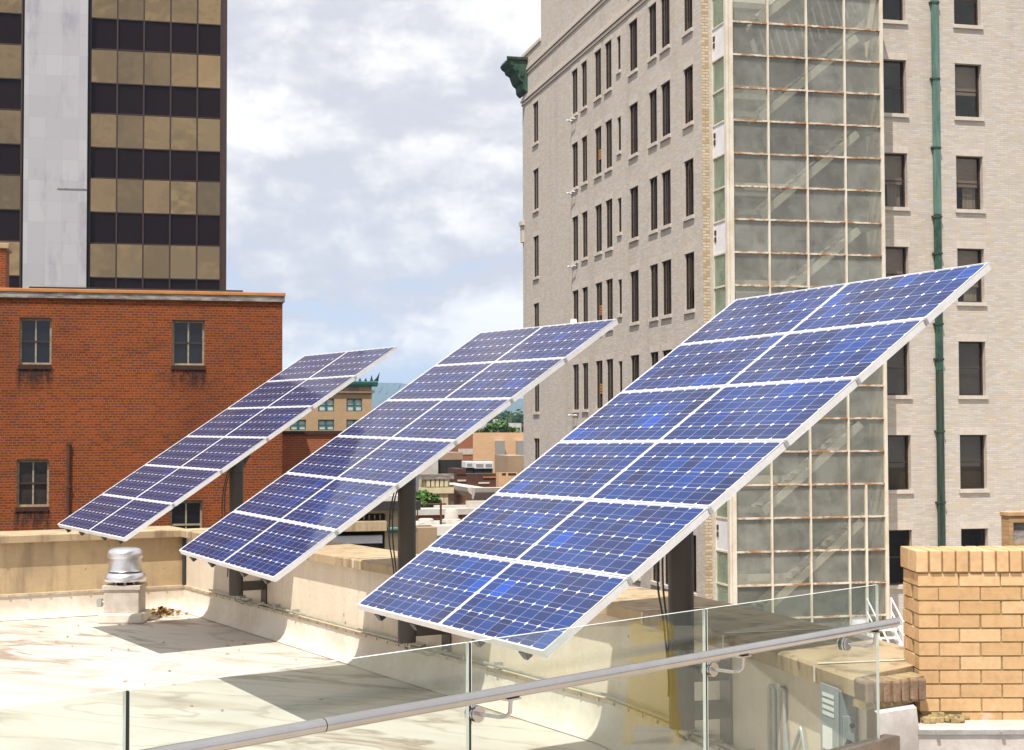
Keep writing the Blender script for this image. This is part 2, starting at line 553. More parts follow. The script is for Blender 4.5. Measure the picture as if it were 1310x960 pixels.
M_CONDUIT = plain('conduit_galvanised', (0.46, 0.46, 0.38), (0.32, 0.34, 0.28), 8, 0.45, 0.4)

M_PIERBRICK = brick('buff_brick', (0.46, 0.26, 0.12), (0.56, 0.34, 0.17), (0.36, 0.27, 0.12), 0.203, 0.0675, 0.0065,
                    stain=(0.8, 0.72, 0.6), stain_amt=0.35, stain_scale=3.0, bump=0.8)
M_BUFF = plain('buff_brick_face', (0.58, 0.35, 0.18), (0.46, 0.27, 0.13), 5, 0.85, bump=0.3)
M_PIERMORTAR = plain('old_mortar', (0.40, 0.30, 0.14), (0.24, 0.18, 0.09), 15, 0.9, bump=0.4)
M_EFFLO = plain('lime_bloom', (0.80, 0.77, 0.75), (0.66, 0.60, 0.55), 18, 0.9)
M_OLDBRICK = plain('weathered_brown_brick', (0.36, 0.24, 0.15), (0.20, 0.13, 0.09), 9, 0.9, bump=0.4)

M_TAN = brick('pale_face_brick', (0.49, 0.435, 0.38), (0.62, 0.56, 0.50), (0.47, 0.415, 0.36), 0.30, 0.074, 0.010, cc=(0.58, 0.48, 0.36),
              stain=(0.80, 0.77, 0.75), stain_amt=0.5, stain_scale=0.55, bump=0.35, patch=(1.0, 0.92, 0.78), streak=(1, 1, .14))
M_TANCORNER = brick('corner_brick', (0.56, 0.44, 0.30), (0.68, 0.56, 0.42), (0.36, 0.28, 0.18), 0.26, 0.10, 0.018, bump=0.6, cc=(0.46, 0.32, 0.18))
M_LIME = plain('limestone', (0.60, 0.53, 0.455), (0.51, 0.445, 0.375), 4, 0.8)
M_DARKBROWN = plain('dark_brown_frame', (0.030, 0.017, 0.012), (0.045, 0.026, 0.018), 8, 0.45)
M_VOID = plain('dim_interior', (0.020, 0.018, 0.016), (0.03, 0.026, 0.022), 2, 0.9)
M_BLIND = plain('fabric_blind', (0.34, 0.27, 0.21), (0.28, 0.22, 0.17), 3, 0.8, stretch=(1, 1, 5))
M_SLAT = plain('dark_slat_blind', (0.13, 0.10, 0.068), (0.095, 0.074, 0.05), 3, 0.7, stretch=(1, 1, 8))
M_CURTAIN = plain('curtain', (0.42, 0.36, 0.28), (0.26, 0.21, 0.16), 7, 0.9, stretch=(4, 4, .1))
M_PANE = tinted_glass('window_glass', (0.86, 0.85, 0.82), 0.8, 0.01)
M_COPPER = plain('verdigris_copper', (0.035, 0.105, 0.068), (0.015, 0.045, 0.030), 3, 0.6, bump=0.3)
M_COPPERLT = plain('pale_verdigris', (0.12, 0.225, 0.18), (0.06, 0.13, 0.10), 2.2, 0.55, stretch=(3, 3, .4), bump=0.2)
M_COPPERDK = plain('blackened_copper', (0.035, 0.075, 0.045), (0.012, 0.014, 0.010), 2.0, 0.55, stretch=(4, 4, .3), bump=0.2)

# cream paint with rust coming through
m, b = newmat('rusting_cream_paint'); M_RUST = m
tcn = b.n('ShaderNodeTexCoord')
r1 = b.noise(b.mapv(tcn.outputs['Object'], (0.8, 0.8, 3)), 2.6, 7, 0.68)
r2 = b.noise(tcn.outputs['Object'], 14, 5, 0.6)
f = b.ss(b.m('ADD', b.m('MULTIPLY', r1, 0.7), b.m('MULTIPLY', r2, 0.3)), 0.44, 0.56)
col = b.mix(f, (0.68, 0.60, 0.48), b.mix(r2, (0.16, 0.06, 0.02), (0.50, 0.24, 0.09)))
finish(b, col, 0.7, 0, r2, 0.3, 0.01)
M_CREAM = plain('cream_paint', (0.74, 0.68, 0.57), (0.60, 0.51, 0.38), 2.5, 0.6, stretch=(1, 1, .5))
M_TOWERGLASS = tinted_glass('dusty_wired_glass', (0.90, 0.90, 0.86), 0.7, 0.10, 0.24, (0.43, 0.43, 0.385), blotch=0.09, vary=0.28)
M_TOWERGLASS2 = tinted_glass('green_dusty_glass', (0.84, 0.92, 0.84), 0.6, 0.06, 0.28, (0.46, 0.54, 0.43), blotch=0.12)
M_STAIR = plain('stair_paint', (0.82, 0.79, 0.70), (0.74, 0.71, 0.62), 3, 0.6)
M_INCONC = plain('interior_plaster', (0.36, 0.345, 0.31), (0.25, 0.24, 0.21), 1.0, 0.9)
M_SPANWHITE = plain('white_enamel_panel', (0.80, 0.79, 0.80), (0.70, 0.69, 0.70), 2, 0.5)

M_RED = brick('red_common_brick', (0.245, 0.040, 0.0025), (0.120, 0.017, 0.002), (0.28, 0.092, 0.011), 0.216, 0.0715, 0.0105, headers=6,
              cc=(0.12, 0.03, 0.015), stain=(0.58, 0.52, 0.5), stain_amt=0.75, stain_scale=0.28, bump=0.6, patch=(0.60, 0.58, 0.6))
M_REDFAR = brick('far_red_brick', (0.30, 0.085, 0.030), (0.24, 0.062, 0.022), (0.34, 0.14, 0.06), 0.216, 0.0715, 0.010, stain_amt=0.3)
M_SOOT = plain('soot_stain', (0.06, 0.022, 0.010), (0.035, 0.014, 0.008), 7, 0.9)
M_ORANGE = plain('terracotta_coping', (0.52, 0.205, 0.045), (0.40, 0.15, 0.035), 2, 0.55)
M_GREYSTONE = plain('weathered_grey_stone', (0.36, 0.325, 0.29), (0.13, 0.10, 0.085), 2.2, 0.85, stretch=(1, 1, 4))
M_WINFRAME = plain('peeling_window_paint', (0.36, 0.31, 0.20), (0.20, 0.16, 0.10), 9, 0.7)
M_DARKGLASS = plain('dark_window_glass', (0.010, 0.012, 0.018), (0.006, 0.007, 0.011), 2, 0.12, coat=0.0, bump=0.0, spec=0.5)
M_DIMGLASS = plain('dim_window_glass', (0.035, 0.033, 0.030), (0.022, 0.020, 0.018), 2, 0.15, bump=0.0)
M_RUSTPIPE = plain('rust_brown_pipe', (0.10, 0.030, 0.015), (0.05, 0.018, 0.010), 6, 0.7)

M_MARBLE = brick('marble_cladding', (0.41, 0.40, 0.42), (0.48, 0.465, 0.48), (0.36, 0.345, 0.355), 0.93, 1.22, 0.010, stain=(0.70, 0.69, 0.75),
                 stain_amt=0.8, stain_scale=0.9, bump=0.1, rough=0.5, offset=0.0)
m, b = newmat('bronze_mirror_glass'); M_BRONZE = m
tcn = b.n('ShaderNodeTexCoord'); wv = b.noise(tcn.outputs['Object'], 0.35, 3, 0.5)
oi = b.n('ShaderNodeObjectInfo')
finish(b, b.mix(oi.outputs['Random'], (0.235, 0.175, 0.105), (0.37, 0.255, 0.135)), 0.03, 1.0, wv, 0.10, 0.3)  # random tint per pane puts differing reflections into the glass colour
m, b = newmat('plum_spandrel_glass'); M_PLUM = m
tcn = b.n('ShaderNodeTexCoord'); wv = b.noise(tcn.outputs['Object'], 0.35, 3, 0.5)
finish(b, (0.014, 0.008, 0.010), 0.06, 0.0, wv, 0.04, 0.3, spec=0.15)
M_MULL = plain('bronze_mullion', (0.050, 0.024, 0.018), (0.034, 0.016, 0.013), 4, 0.5)

M_TANHOTEL = plain('tan_brick_wash', (0.45, 0.30, 0.16), (0.39, 0.26, 0.14), 1.5, 0.9)
M_TEAL = plain('teal_paint', (0.02, 0.13, 0.15), (0.015, 0.10, 0.115), 3, 0.5)
M_TEALCOPPER = plain('sea_green_copper', (0.10, 0.36, 0.28), (0.07, 0.28, 0.21), 3, 0.6)
M_PALEBLIND = plain('pale_blind', (0.55, 0.60, 0.53), (0.46, 0.51, 0.46), 1, 0.6)
M_PEACH = brick('peach_brick', (0.68, 0.42, 0.23), (0.74, 0.47, 0.27), (0.62, 0.40, 0.23), 0.30, 0.10, 0.010, stain_amt=0.2, stain=(.85, .8, .75))
M_PEACH2 = brick('salmon_brick', (0.56, 0.28, 0.14), (0.62, 0.33, 0.17), (0.50, 0.28, 0.15), 0.24, 0.08, 0.010, stain_amt=0.25, stain=(.8, .75, .7))
M_BRICKRED2 = brick('rust_brick', (0.36, 0.11, 0.05), (0.30, 0.085, 0.04), (0.40, 0.2, 0.1), 0.24, 0.08, 0.010, stain_amt=0.3)
M_TANBLOCK = plain('tan_pebble_panel', (0.40, 0.28, 0.17), (0.33, 0.23, 0.14), 1.2, 0.9)
M_BROWNROOF = plain('brown_patched_wall', (0.105, 0.040, 0.024), (0.055, 0.024, 0.016), 0.35, 0.8, stretch=(1, 1, 3))
M_CREAMFAC = plain('cream_painted_facade', (0.72, 0.63, 0.42), (0.58, 0.49, 0.31), 1.2, 0.7)
M_WHITEPAINT = plain('white_roof_paint', (0.58, 0.55, 0.50), (0.46, 0.41, 0.35), 0.8, 0.6, stretch=(1, 1, 2))
M_BLOCKWALL = brick('white_block_wall', (0.70, 0.66, 0.58), (0.74, 0.70, 0.62), (0.58, 0.53, 0.45), 0.8, 0.4, 0.02, stain_amt=0.4, stain=(.85, .78, .68), bump=.2)
M_BEIGE = plain('beige_render', (0.62, 0.50, 0.31), (0.52, 0.41, 0.25), 1.0, 0.8, stretch=(1, 1, .6))
M_ASPHALT = plain('asphalt', (0.055, 0.055, 0.058), (0.04, 0.04, 0.042), 0.4, 0.9)
M_GRAVEL = plain('gravel_roof', (0.42, 0.37, 0.30), (0.30, 0.26, 0.21), 1.0, 0.95)
M_TARP = plain('black_tarpaulin', (0.008, 0.007, 0.007), (0.016, 0.014, 0.013), 1.5, 0.5, bump=.4)
M_YELLOW = plain('safety_yellow', (0.85, 0.56, 0.02), (0.78, 0.50, 0.02), 3, 0.4)
M_GREYBOX = plain('grey_enamel', (0.30, 0.33, 0.33), (0.25, 0.28, 0.28), 5, 0.4)
M_LABEL = plain('white_sticker', (0.75, 0.76, 0.72), (0.68, 0.69, 0.66), 9, 0.5)
M_REDPLASTIC = plain('red_plastic', (0.55, 0.05, 0.03), (0.45, 0.04, 0.02), 5, 0.4)
M_TERRACE = plain('terrace_paver', (0.42, 0.37, 0.31), (0.34, 0.30, 0.25), 2.0, 0.8)

def leafmat(name, a, c):
    m, b = newmat(name)
    oi = b.n('ShaderNodeNewGeometry')
    col = b.mix(oi.outputs['Random Per Island'], a, c)
    finish(b, col, 0.6, 0, None, spec=0.3)
    return m
M_LEAF = leafmat('foliage_green', (0.030, 0.085, 0.012), (0.10, 0.20, 0.03))
M_LEAFDK = leafmat('foliage_dark', (0.020, 0.055, 0.014), (0.055, 0.12, 0.03))
M_DRY = leafmat('dry_leaves', (0.12, 0.06, 0.02), (0.40, 0.24, 0.07))
M_BARK = plain('bark', (0.10, 0.07, 0.045), (0.06, 0.045, 0.03), 6, 0.9, stretch=(3, 3, .5), bump=.5)
M_HILL = plain('wooded_hillside', (0.035, 0.075, 0.028), (0.022, 0.055, 0.022), 0.004, 0.95, bump=0)

# ------------------------------------------------------------------ setting: ground, roof deck, terrace
def disc(name, rad, z, mt):
    g = MB()
    g.face([(-rad, -600, z), (rad, -600, z), (rad, rad, z), (-rad, rad, z)])
    return tag(g.build(name, mt), kind='structure')
disc('ground', 9500, GZ, M_ASPHALT)

RZ = -2.14                                     # roof deck
CREF = hz(369.5, 823, RZ)
UW = V((0.498, -0.867, 0)); NW = V((0.867, 0.498, 0))
def online(px):                                # roof/wall line of the right parapet
    return hit(px, 760, CREF, NW)
CREF = CREF + NW * 0.06
W0 = online(237); W0.z = 0
W1 = V((0.70, 10.78, 0)); W2 = V((1.36, 8.80, 0)); W3 = V((1.72, 7.30, 0))
WALL = [W0, W1, W1 * .5 + W2 * .5 + NW * .03, W2, W3]
BK = -NW                                        # back wall runs to the left from W0
BEND = W0 + BK * 16

g = MB()
g.face([(-16, 1.0, RZ), (0.9, 1.0, RZ), (6, 7, RZ), (3.4, 8, RZ), (W0.x + 1.2, W0.y + 0.6, RZ), (BEND.x, BEND.y + .6, RZ)])
roof = tag(g.build('roof', M_ROOF), kind='structure')

def offset_line(pts, d):
    """offset a plan polyline by d to its right-hand side (towards NW for the wall line)"""
    res = []
    for i, p in enumerate(pts):
        ds = []
        if i > 0: ds.append((pts[i] - pts[i - 1]).normalized())
        if i < len(pts) - 1: ds.append((pts[i + 1] - pts[i]).normalized())
        t = sum(ds, V((0, 0, 0))).normalized()
        nrm = V((-t.y, t.x, 0))
        k = 1.0 / max(0.3, nrm.dot(V((-ds[0].y, ds[0].x, 0))))
        res.append(p + nrm * (d * k))
    return res

def subdiv(pts, step):
    o = [pts[0]]
    for a, c in zip(pts[:-1], pts[1:]):
        n = max(1, int((c - a).length / step))
        o += [a.lerp(c, (k + 1) / n) for k in range(n)]
    return o

def loft(mb, line, prof, m=0, caps=True, mitre=0.0):
    """sweep prof [(offset, z)...] along a plan polyline; mitre slants the far end cut"""
    rows = [offset_line(line, o) for o, z in prof]
    if mitre:
        t = (line[-1] - line[-2]).normalized()
        for rw, (o, z) in zip(rows, prof): rw[-1] = rw[-1] - t * (max(0, o + .085) * mitre + .10)
    for j in range(len(prof) - 1):
        for i in range(len(line) - 1):
            a, c = rows[j][i], rows[j][i + 1]
            d, e = rows[j + 1][i + 1], rows[j + 1][i]
            mb.face([(a.x, a.y, prof[j][1]), (c.x, c.y, prof[j][1]), (d.x, d.y, prof[j + 1][1]), (e.x, e.y, prof[j + 1][1])], m)
    if caps:
        for i in (0, len(line) - 1):
            mb.face([(rows[j][i].x, rows[j][i].y, prof[j][1]) for j in range(len(prof))], m)

CB = -1.255; CT = -1.165                         # underside and top of the copings
WLINE = subdiv(WALL, 0.5)
del WLINE[-2]
BLINE = subdiv([BEND, W0], 0.8)

def parapet(name, label, line, mwall, mt_):
    root = thing(name, label, 'parapet wall', (line[-1].x, line[-1].y, RZ))
    w = MB(); loft(w, line, [(0, CB), (0, RZ - .1), (.30, RZ - .1), (.30, GZ + 14), (.55, GZ + 14), (.55, CB), (0, CB)], caps=True, mitre=mt_)
    w.build('wall', mwall, root, merge=True)
    c = MB(); loft(c, line, [(-.085, CB), (-.09, CT - .012), (-.075, CT), (.64, CT + .004), (.65, CB), (-.085, CB)], caps=True, mitre=mt_)
    c.build('coping', M_COPE, root, merge=True)
    # pale mortar joints in the coping
    j = MB(); L = 0; acc = 0.35
    for a, cc in zip(line[:-1], line[1:]):
        d = (cc - a); ln = d.length; t = d.normalized(); nn = V((-t.y, t.x, 0))
        while acc < L + ln:
            p = a + t * (acc - L)
            for q0, q1, z0, z1 in ((-.094, -.07, CB + .006, CT - .004),):
                A = p + nn * q0
                j.face([(A.x - t.x * .012, A.y - t.y * .012, z0), (A.x + t.x * .012, A.y + t.y * .012, z0),
                        (A.x + t.x * .012, A.y + t.y * .012, z1), (A.x - t.x * .012, A.y - t.y * .012, z1)])
            A, B_ = p + nn * (-.075), p + nn * .62
            zt = CT + .008
            j.face([(A.x - t.x * .012, A.y - t.y * .012, zt), (A.x + t.x * .012, A.y + t.y * .012, zt),
                    (B_.x + t.x * .010, B_.y + t.y * .010, zt), (B_.x - t.x * .010, B_.y - t.y * .010, zt)])
            acc += 1.22
        L += ln
    j.build('mortar_joint', M_JOINT, root)
    f = MB(); loft(f, line, [(-.13, RZ + .006), (-.09, RZ + .03), (-.05, RZ + .085), (-.030, RZ + .16), (-.024, RZ + .272), (0.0, RZ + .276)], caps=False)
    f.build('flashing', M_FLASH, root, smooth=True)
    tb = MB(); loft(tb, line, [(-.026, RZ + .262), (-.036, RZ + .264), (-.036, RZ + .292), (0.0, RZ + .296)], caps=False)
    tb.build('termination_bar', M_TERM, root)
    sc = MB(); L = 0; acc = .1
    for a, cc in zip(line[:-1], line[1:]):
        d = (cc - a); ln = d.length; t = d.normalized(); nn = V((-t.y, t.x, 0))
        while acc < L + ln:
            p = a + t * (acc - L) - nn * .040
            sc.bar(p + V((0, 0, RZ + .277)) - nn * .006, p + V((0, 0, RZ + .277)) + nn * .008, .018, .018)
            acc += .23
        L += ln
    sc.build('fixing_screw', M_GALV, root)['kind'] = 'stuff'
    return root

par_r = parapet('parapet_wall', 'cream stucco parapet wall with stone coping behind the solar posts', WLINE, M_WALLR, 0.60)
par_b = parapet('parapet_wall', 'tan stained parapet wall behind the roof vent, below the red brick building', BLINE, M_WALLB, 0.0)
# narrow dark strip in the corner between the two parapets
g = MB(); g.box(-.018, .018, -.03, .0, RZ + .30, CB - .01)
g.F = frame((W0.x - .01, W0.y - .02, 0), (1, 0, 0), (0, 1, 0), (0, 0, 1))
g.build('corner_strip', M_GASKET, par_b)
# stucco control joints on the right wall
g = MB()
for s_ in (1.9, 4.2, 6.3, 8.4):
    p = W0 + UW * s_
    g.face([tuple(p - NW * .003 - UW * .006 + V((0, 0, RZ + .3))), tuple(p - NW * .003 + UW * .006 + V((0, 0, RZ + .3))),
            tuple(p - NW * .003 + UW * .006 + V((0, 0, CB - .01))), tuple(p - NW * .003 - UW * .006 + V((0, 0, CB - .01)))])
g.build('control_joint', M_TERM, par_r)

# ------------------------------------------------------------------ solar arrays
MW, MH, PW, PH = 1.203, 0.5655, 1.21, 0.5711
def solar_array(label, BL, az, ti, ro, first):
    u = V((math.cos(az), math.sin(az), 0)); n_ = V((-math.sin(az), math.cos(az), 0))
    v = n_ * math.cos(ti) + V((0, 0, 1)) * math.sin(ti)
    u2 = u * math.cos(ro) + v * math.sin(ro); v2 = v * math.cos(ro) - u * math.sin(ro)
    nn = u2.cross(v2)
    BL = V(BL)
    ctr = BL + u2 * 1.21 + v2 * 1.7133
    pt = ctr - nn * .25
    root = thing('solar_array', label, 'solar array', (pt.x, pt.y, -1.715), 0.0, 'tilted solar arrays on posts')
    F = frame(BL, u2, v2, nn)
    inv = wmat(root).inverted()
    proto = first
    for r_ in range(6):
        for c_ in range(2):
            if proto is None:
                g = MB()
                mu, mv = (MW - 9 * .1312) / 2, (MH - 4 * .1352) / 2
                g.face([(.0075, .0075, -.003), (MW - .0075, .0075, -.003), (MW - .0075, MH - .0075, -.003), (.0075, MH - .0075, -.003)],
                       uv=[((x - mu) / .1312, (y - mv) / .1352) for x, y in ((.0075, .0075), (MW - .0075, .0075), (MW - .0075, MH - .0075), (.0075, MH - .0075))])
                g.face([(.012, MH - .012, -.009), (MW - .012, MH - .012, -.009), (MW - .012, .012, -.009), (.012, .012, -.009)], 1)
                mod = g.build('solar_module', [M_CELL, M_ALU], None)
                mod.parent = root
                g = MB()
                for a in ((0, MW, 0, .008), (0, MW, MH - .008, MH), (0, .008, .008, MH - .008), (MW - .008, MW, .008, MH - .008)):
                    g.box(a[0], a[1], a[2], a[3], -.042, 0)
                fr = g.build('frame', M_ALU, None, bevel=.0015)
                fr.parent = mod
                g = MB(); g.box(MW / 2 - .05, MW / 2 + .05, MH - .16, MH - .06, -.034, -.0095)
                jb = g.build('junction_box', M_BLACK, None); jb.parent = mod
                proto = mod
                mod.matrix_basis = inv @ F @ Matrix.Translation((c_ * PW, r_ * PH, 0))
            else:
                mod = copy_tree(proto, root)
                mod.matrix_basis = inv @ F @ Matrix.Translation((c_ * PW, r_ * PH, 0))
    # racking under the modules
    for k, x in enumerate((.27, .80, 1.62, 2.15)):
        g = MB(F); g.box(x - .02, x + .02, .03, 3.40, -.085, -.0435)
        rl = g.build('rail', M_GALV, root)
        for ya, yb in ((-.004, .029), (3.401, 3.42)):
            g = MB(F)
            g.prism([(x - .036, -.045), (x + .036, -.045), (x + .020, -.088), (x - .020, -.088)], ya, yb, lambda p, q, a: (p, a, q))
            g.build('end_cap', M_BLACK, rl)
    for y in (1.05, 2.15):
        g = MB(F); g.box(.26, 1.98, y - .03, y + .03, -.13, -.0855); g.build('cross_beam', M_POST, root)
    g = MB(F); g.box(1.13, 1.25, .98, 2.22, -.235, -.1305); g.build('tilt_head', M_POST, root)
    # clamps at the module gaps on the right-hand frame
    for k in range(1, 6):
        g = MB(F); g.box(2.408, 2.420, k * PH - .016, k * PH + .006, -.038, -.006); g.build('module_clamp', M_GALV, root)
    # post with collars
    g = MB(); top = pt.z - .01
    g.tube([(pt.x, pt.y, -1.715), (pt.x, pt.y, top)], .0745, 28)
    po = g.build('post', M_POST, root, smooth=True)
    for zc in (-.42, -1.13):
        g = MB(); g.tube([(pt.x, pt.y, zc - .006), (pt.x, pt.y, zc + .006)], .077, 28); g.build('collar', M_BLACK, po, smooth=True)
    # strut from post to the lower part of the tilt head
    g = MB(); a = F @ V((1.19, 2.05, -.2)); g.bar((pt.x, pt.y, pt.z - .20), a, .035, .05); g.build('strut', M_POST, root)
    # wall brackets: two arms and a plate
    k = min(range(len(WLINE) - 1), key=lambda i: ((WLINE[i] + WLINE[i + 1]) / 2 - V((pt.x, pt.y, 0))).length)
    t = (WLINE[k + 1] - WLINE[k]).normalized(); nw = V((-t.y, t.x, 0))
    dist = (WLINE[k] - V((pt.x, pt.y, 0))).dot(nw)
    g = MB(frame((pt.x, pt.y, 0), t, nw, (0, 0, 1)))
    g.box(-.075, .075, dist - .016, dist - .003, -1.86, -1.30)
    for zc in (-1.62, -1.40):
        g.box(-.06, .06, .05, dist - .0165, zc - .045, zc + .045)
    g.build('wall_bracket', M_POST, root)
    # cables
    for kk, (dx, zl) in enumerate(((.0, -.95), (-.02, -1.15))):
        g = MB(); P0 = V((pt.x, pt.y, pt.z))
        ctl = [P0 + V((.02 - .02 * kk, -.085, -.04)), P0 + V((-.05 + dx, -.085, -.16)), P0 + V((-.105 + dx, -.07, -.36)), P0 + V((-.110 + dx * 1.5, -.06, -.62)),
               P0 + V((-.088 + dx, -.055, -.84)), P0 + V((-.080, -.05, zl)), P0 + V((-.082, -.05, zl - .12))]
        pth = []
        for q in range(len(ctl) - 1):
            p0, p1, p2, p3 = ctl[max(q - 1, 0)], ctl[q], ctl[q + 1], ctl[min(q + 2, len(ctl) - 1)]
            for w in range(5):
                t_ = w / 5
                pth.append(.5 * ((2 * p1) + (p2 - p0) * t_ + (2 * p0 - 5 * p1 + 4 * p2 - p3) * t_ ** 2 + (3 * p1 - p0 - 3 * p2 + p3) * t_ ** 3))
        g.tube(pth + [ctl[-1]], .0065, 6); g.build('cable', M_BLACK, root, smooth=True)
    return root, proto

A3, PROTO = solar_array('nearest and largest solar array, front right, in front of the glass stair tower',
                 (-.946, 9.4385, -1.0395), -1.1145, .6088, .0124, None)
A2, _ = solar_array('middle solar array, its top edge crossing the pale office block corner',
                 (-2.8145, 13.1262, -.9853), -1.0673, .5951, -.0249, PROTO)
A1, _ = solar_array('farthest and smallest solar array, on the left in front of the red brick wall',
                 (-4.8927, 16.7215, -.9731), -1.0295, .5821, -.0088, PROTO)

# ------------------------------------------------------------------ roof vent, leaves, conduit
vp = hz(154, 798, RZ); vx, vy = vp.x, vp.y + .2
root = thing('roof_vent', 'mushroom shaped spun aluminium exhaust fan on a square curb on the white roof', 'roof vent', (vx, vy, RZ), R(2))
M0 = Matrix.Translation((vx, vy, RZ)) @ Matrix.Rotation(R(2), 4, 'Z')
g = MB(M0); g.box(-.25, .25, -.25, .25, 0, .115); g.build('curb', M_FLASH, root, bevel=.02)
g = MB(M0); g.box(-.195, .195, -.195, .195, .116, .40); bx = g.build('fan_box', M_VENTBOX, root, bevel=.004)
g = MB(M0); g.box(-.212, .212, -.212, .212, .375, .425); g.build('rim', M_VENTBOX, bx, bevel=.004)
g = MB(M0)
for a in range(8):
    q = R(45 * a + 12); g.box(math.cos(q) * .14 - .012, math.cos(q) * .14 + .012, math.sin(q) * .14 - .012, math.sin(q) * .14 + .012, .426, .50)
g.build('support_post', M_GALV, root)
g = MB(M0); g.lathe([(.13, .426), (.13, .47)]); g.build('throat', M_BLACK, root, smooth=True)
g = MB(M0); g.lathe([(.17, .455), (.225, .462), (.243, .485), (.240, .515), (.215, .545), (.19, .562), (.10, .564)]); g.build('skirt', M_SPUN, root, smooth=True)
g = MB(M0); g.lathe([(.183, .566), (.186, .572)]); g.build('shadow_gap', M_BLACK, root)
g = MB(M0); g.lathe([(.10, .573), (.196, .574), (.192, .582), (.186, .592), (.184, .72), (.19, .722)]); g.build('drum', M_SPUN, root, smooth=True)
g = MB(M0); g.lathe([(.17, .722), (.197, .7225), (.199, .732), (.197, .775), (.188, .800), (.165, .822), (.13, .834), (.07, .840), (.0, .842)]); g.build('cap', M_SPUN, root, smooth=True)
g = MB(M0); g.tube([(-.19, -.05, .22), (-.245, -.05, .22)], .022, 12); g.box(-.30, -.245, -.09, -.01, .175, .265)
g.build('switch_box', M_GALV, root)

rnd = random.Random(3)
g = MB()
lp = W0 + UW * .42 - NW * .42
for i in range(190):
    a = rnd.random() * 6.28; r_ = abs(rnd.gauss(0, .13))
    p = V((lp.x + math.cos(a) * r_ * 1.2, lp.y + math.sin(a) * r_, RZ + .012 + max(0, .085 - r_ * .4) * rnd.random()))
    t = V((rnd.gauss(0, 1), rnd.gauss(0, 1), rnd.gauss(0, .4))).normalized(); s_ = t.cross(V((rnd.gauss(0, .5), rnd.gauss(0, .5), 1))).normalized()
    l, w_ = rnd.uniform(.02, .045), rnd.uniform(.012, .022)
    g.face([p - t * l, p + s_ * w_ - t * l * .2, p + t * l, p - s_ * w_])
tag(g.build('leaf_pile', M_DRY), 'small heap of dry brown leaves in the roof corner', 'leaf pile', kind='stuff')

def scatter(n, seed):
    rr_ = random.Random(seed)
    g = MB()
    for i in range(n):
        p = W0 + UW * rr_.uniform(1, 7) - NW * rr_.uniform(.2, 2.2)
        t = V((rr_.gauss(0, 1), rr_.gauss(0, 1), 0)).normalized(); s_ = V((-t.y, t.x, .3)).normalized()
        l, w_ = rr_.uniform(.015, .04), rr_.uniform(.008, .018)
        p.z = RZ + .008
        g.face([p - t * l, p + s_ * w_, p + t * l, p - s_ * w_ + V((0, 0, .01))])
    return g
tag(scatter(26, 5).build('scattered_leaves', M_DRY), 'few loose dry leaves lying on the white roof', 'leaves', kind='stuff')

CL = offset_line(WLINE, -.050)
g = MB(); g.tube([(p.x, p.y, RZ + .325) for p in CL[2:-1]], .012, 10)
cond = thing('conduit', 'thin galvanised conduit running along the foot of the cream parapet wall', 'conduit', (CL[2].x, CL[2].y, RZ + .31))
g.build('pipe', M_CONDUIT, cond, smooth=True)
for A, gx in ((A1, 0), (A2, 0), (A3, 0)):
    px_, py_ = A.location.x, A.location.y
    k = min(range(len(CL)), key=lambda i: (CL[i] - V((px_, py_, 0))).length)
    for sgn in (1, -1):
        q = CL[k] + (CL[min(k + 1, len(CL) - 1)] - CL[k - 1]).normalized() * (.20 * sgn)
        g = MB(); e_ = V((px_, py_, -1.66)) + UW * (.05 * sgn)
        pth = [e_, e_ + V((0, 0, -.10)), e_.lerp(V((q.x, q.y, RZ + .33)), .5) + V((0, 0, -.09)), V((q.x, q.y, RZ + .335)) + V((0, 0, .01))]
        g.tube([e_] + [pth[1]] + [pth[2]] + [pth[3]], .011, 8)
        g.build('elbow', M_CONDUIT, cond, smooth=True)
    for dd in (-.6, .6, 1.2):
        kk = min(max(k + int(dd * 2), 2), len(CL) - 2)
        p = CL[kk]; g = MB(frame((p.x, p.y, RZ + .325), UW, NW, (0, 0, 1))); g.box(-.015, .015, -.016, .05, -.02, .03); g.build('strap', M_GALV, cond)

# electrical gear on the near end of the parapet wall
tq = (W3 - W2).normalized(); nq = V((-tq.y, tq.x, 0))
WF = frame((W2.x, W2.y, 0), tq, nq, (0, 0, 1))
def onw(px, py, off=0.0):
    P = hit(px, py, V((W2.x, W2.y, 0)) + nq * off, nq)
    return (P - V((W2.x, W2.y, 0))).dot(tq), P.z
a1, ztop = onw(1073, 884, -.10); a0, _ = onw(1053, 884, -.10)
root = thing('disconnect_switch', 'grey electrical disconnect box with a red tipped lever on the parapet wall', 'switch box', WF @ V((a1, 0, ztop - .42)))
g = MB(WF); g.box(a0, a1, -.10, -.002, ztop - .42, ztop); bx = g.build('enclosure', M_GREYBOX, root, bevel=.005)
g = MB(WF); g.box(a0 - .012, a1 + .010, -.112, -.101, ztop - .43, ztop + .012); g.build('door', M_GREYBOX, root, bevel=.003)
g = MB(WF)
for k in range(4): g.box(a0 + .02, a1 - .03, -.1145, -.1125, ztop - .045 - k * .030, ztop - .028 - k * .030)
g.box(a0 + .02, a1 - .05, -.1145, -.1125, ztop - .30, ztop - .19)
g.build('sticker', M_LABEL, root)
g = MB(WF); g.box(a1 + .0005, a1 + .014, -.085, -.025, ztop - .27, ztop - .12); lv = g.build('lever_plate', M_GREYBOX, root, bevel=.004)
g = MB(WF); g.tube([(a1 + .012, -.04, ztop - .165), (a1 + .024, -.04, ztop - .165)], .013, 14); g.build('pivot', M_BLACK, root, smooth=True)
g = MB(WF); g.bar((a1 + .022, -.055, ztop - .235), (a1 + .030, -.115, ztop - .36), .020, .026); g.build('lever', M_BLACK, root, bevel=.003)
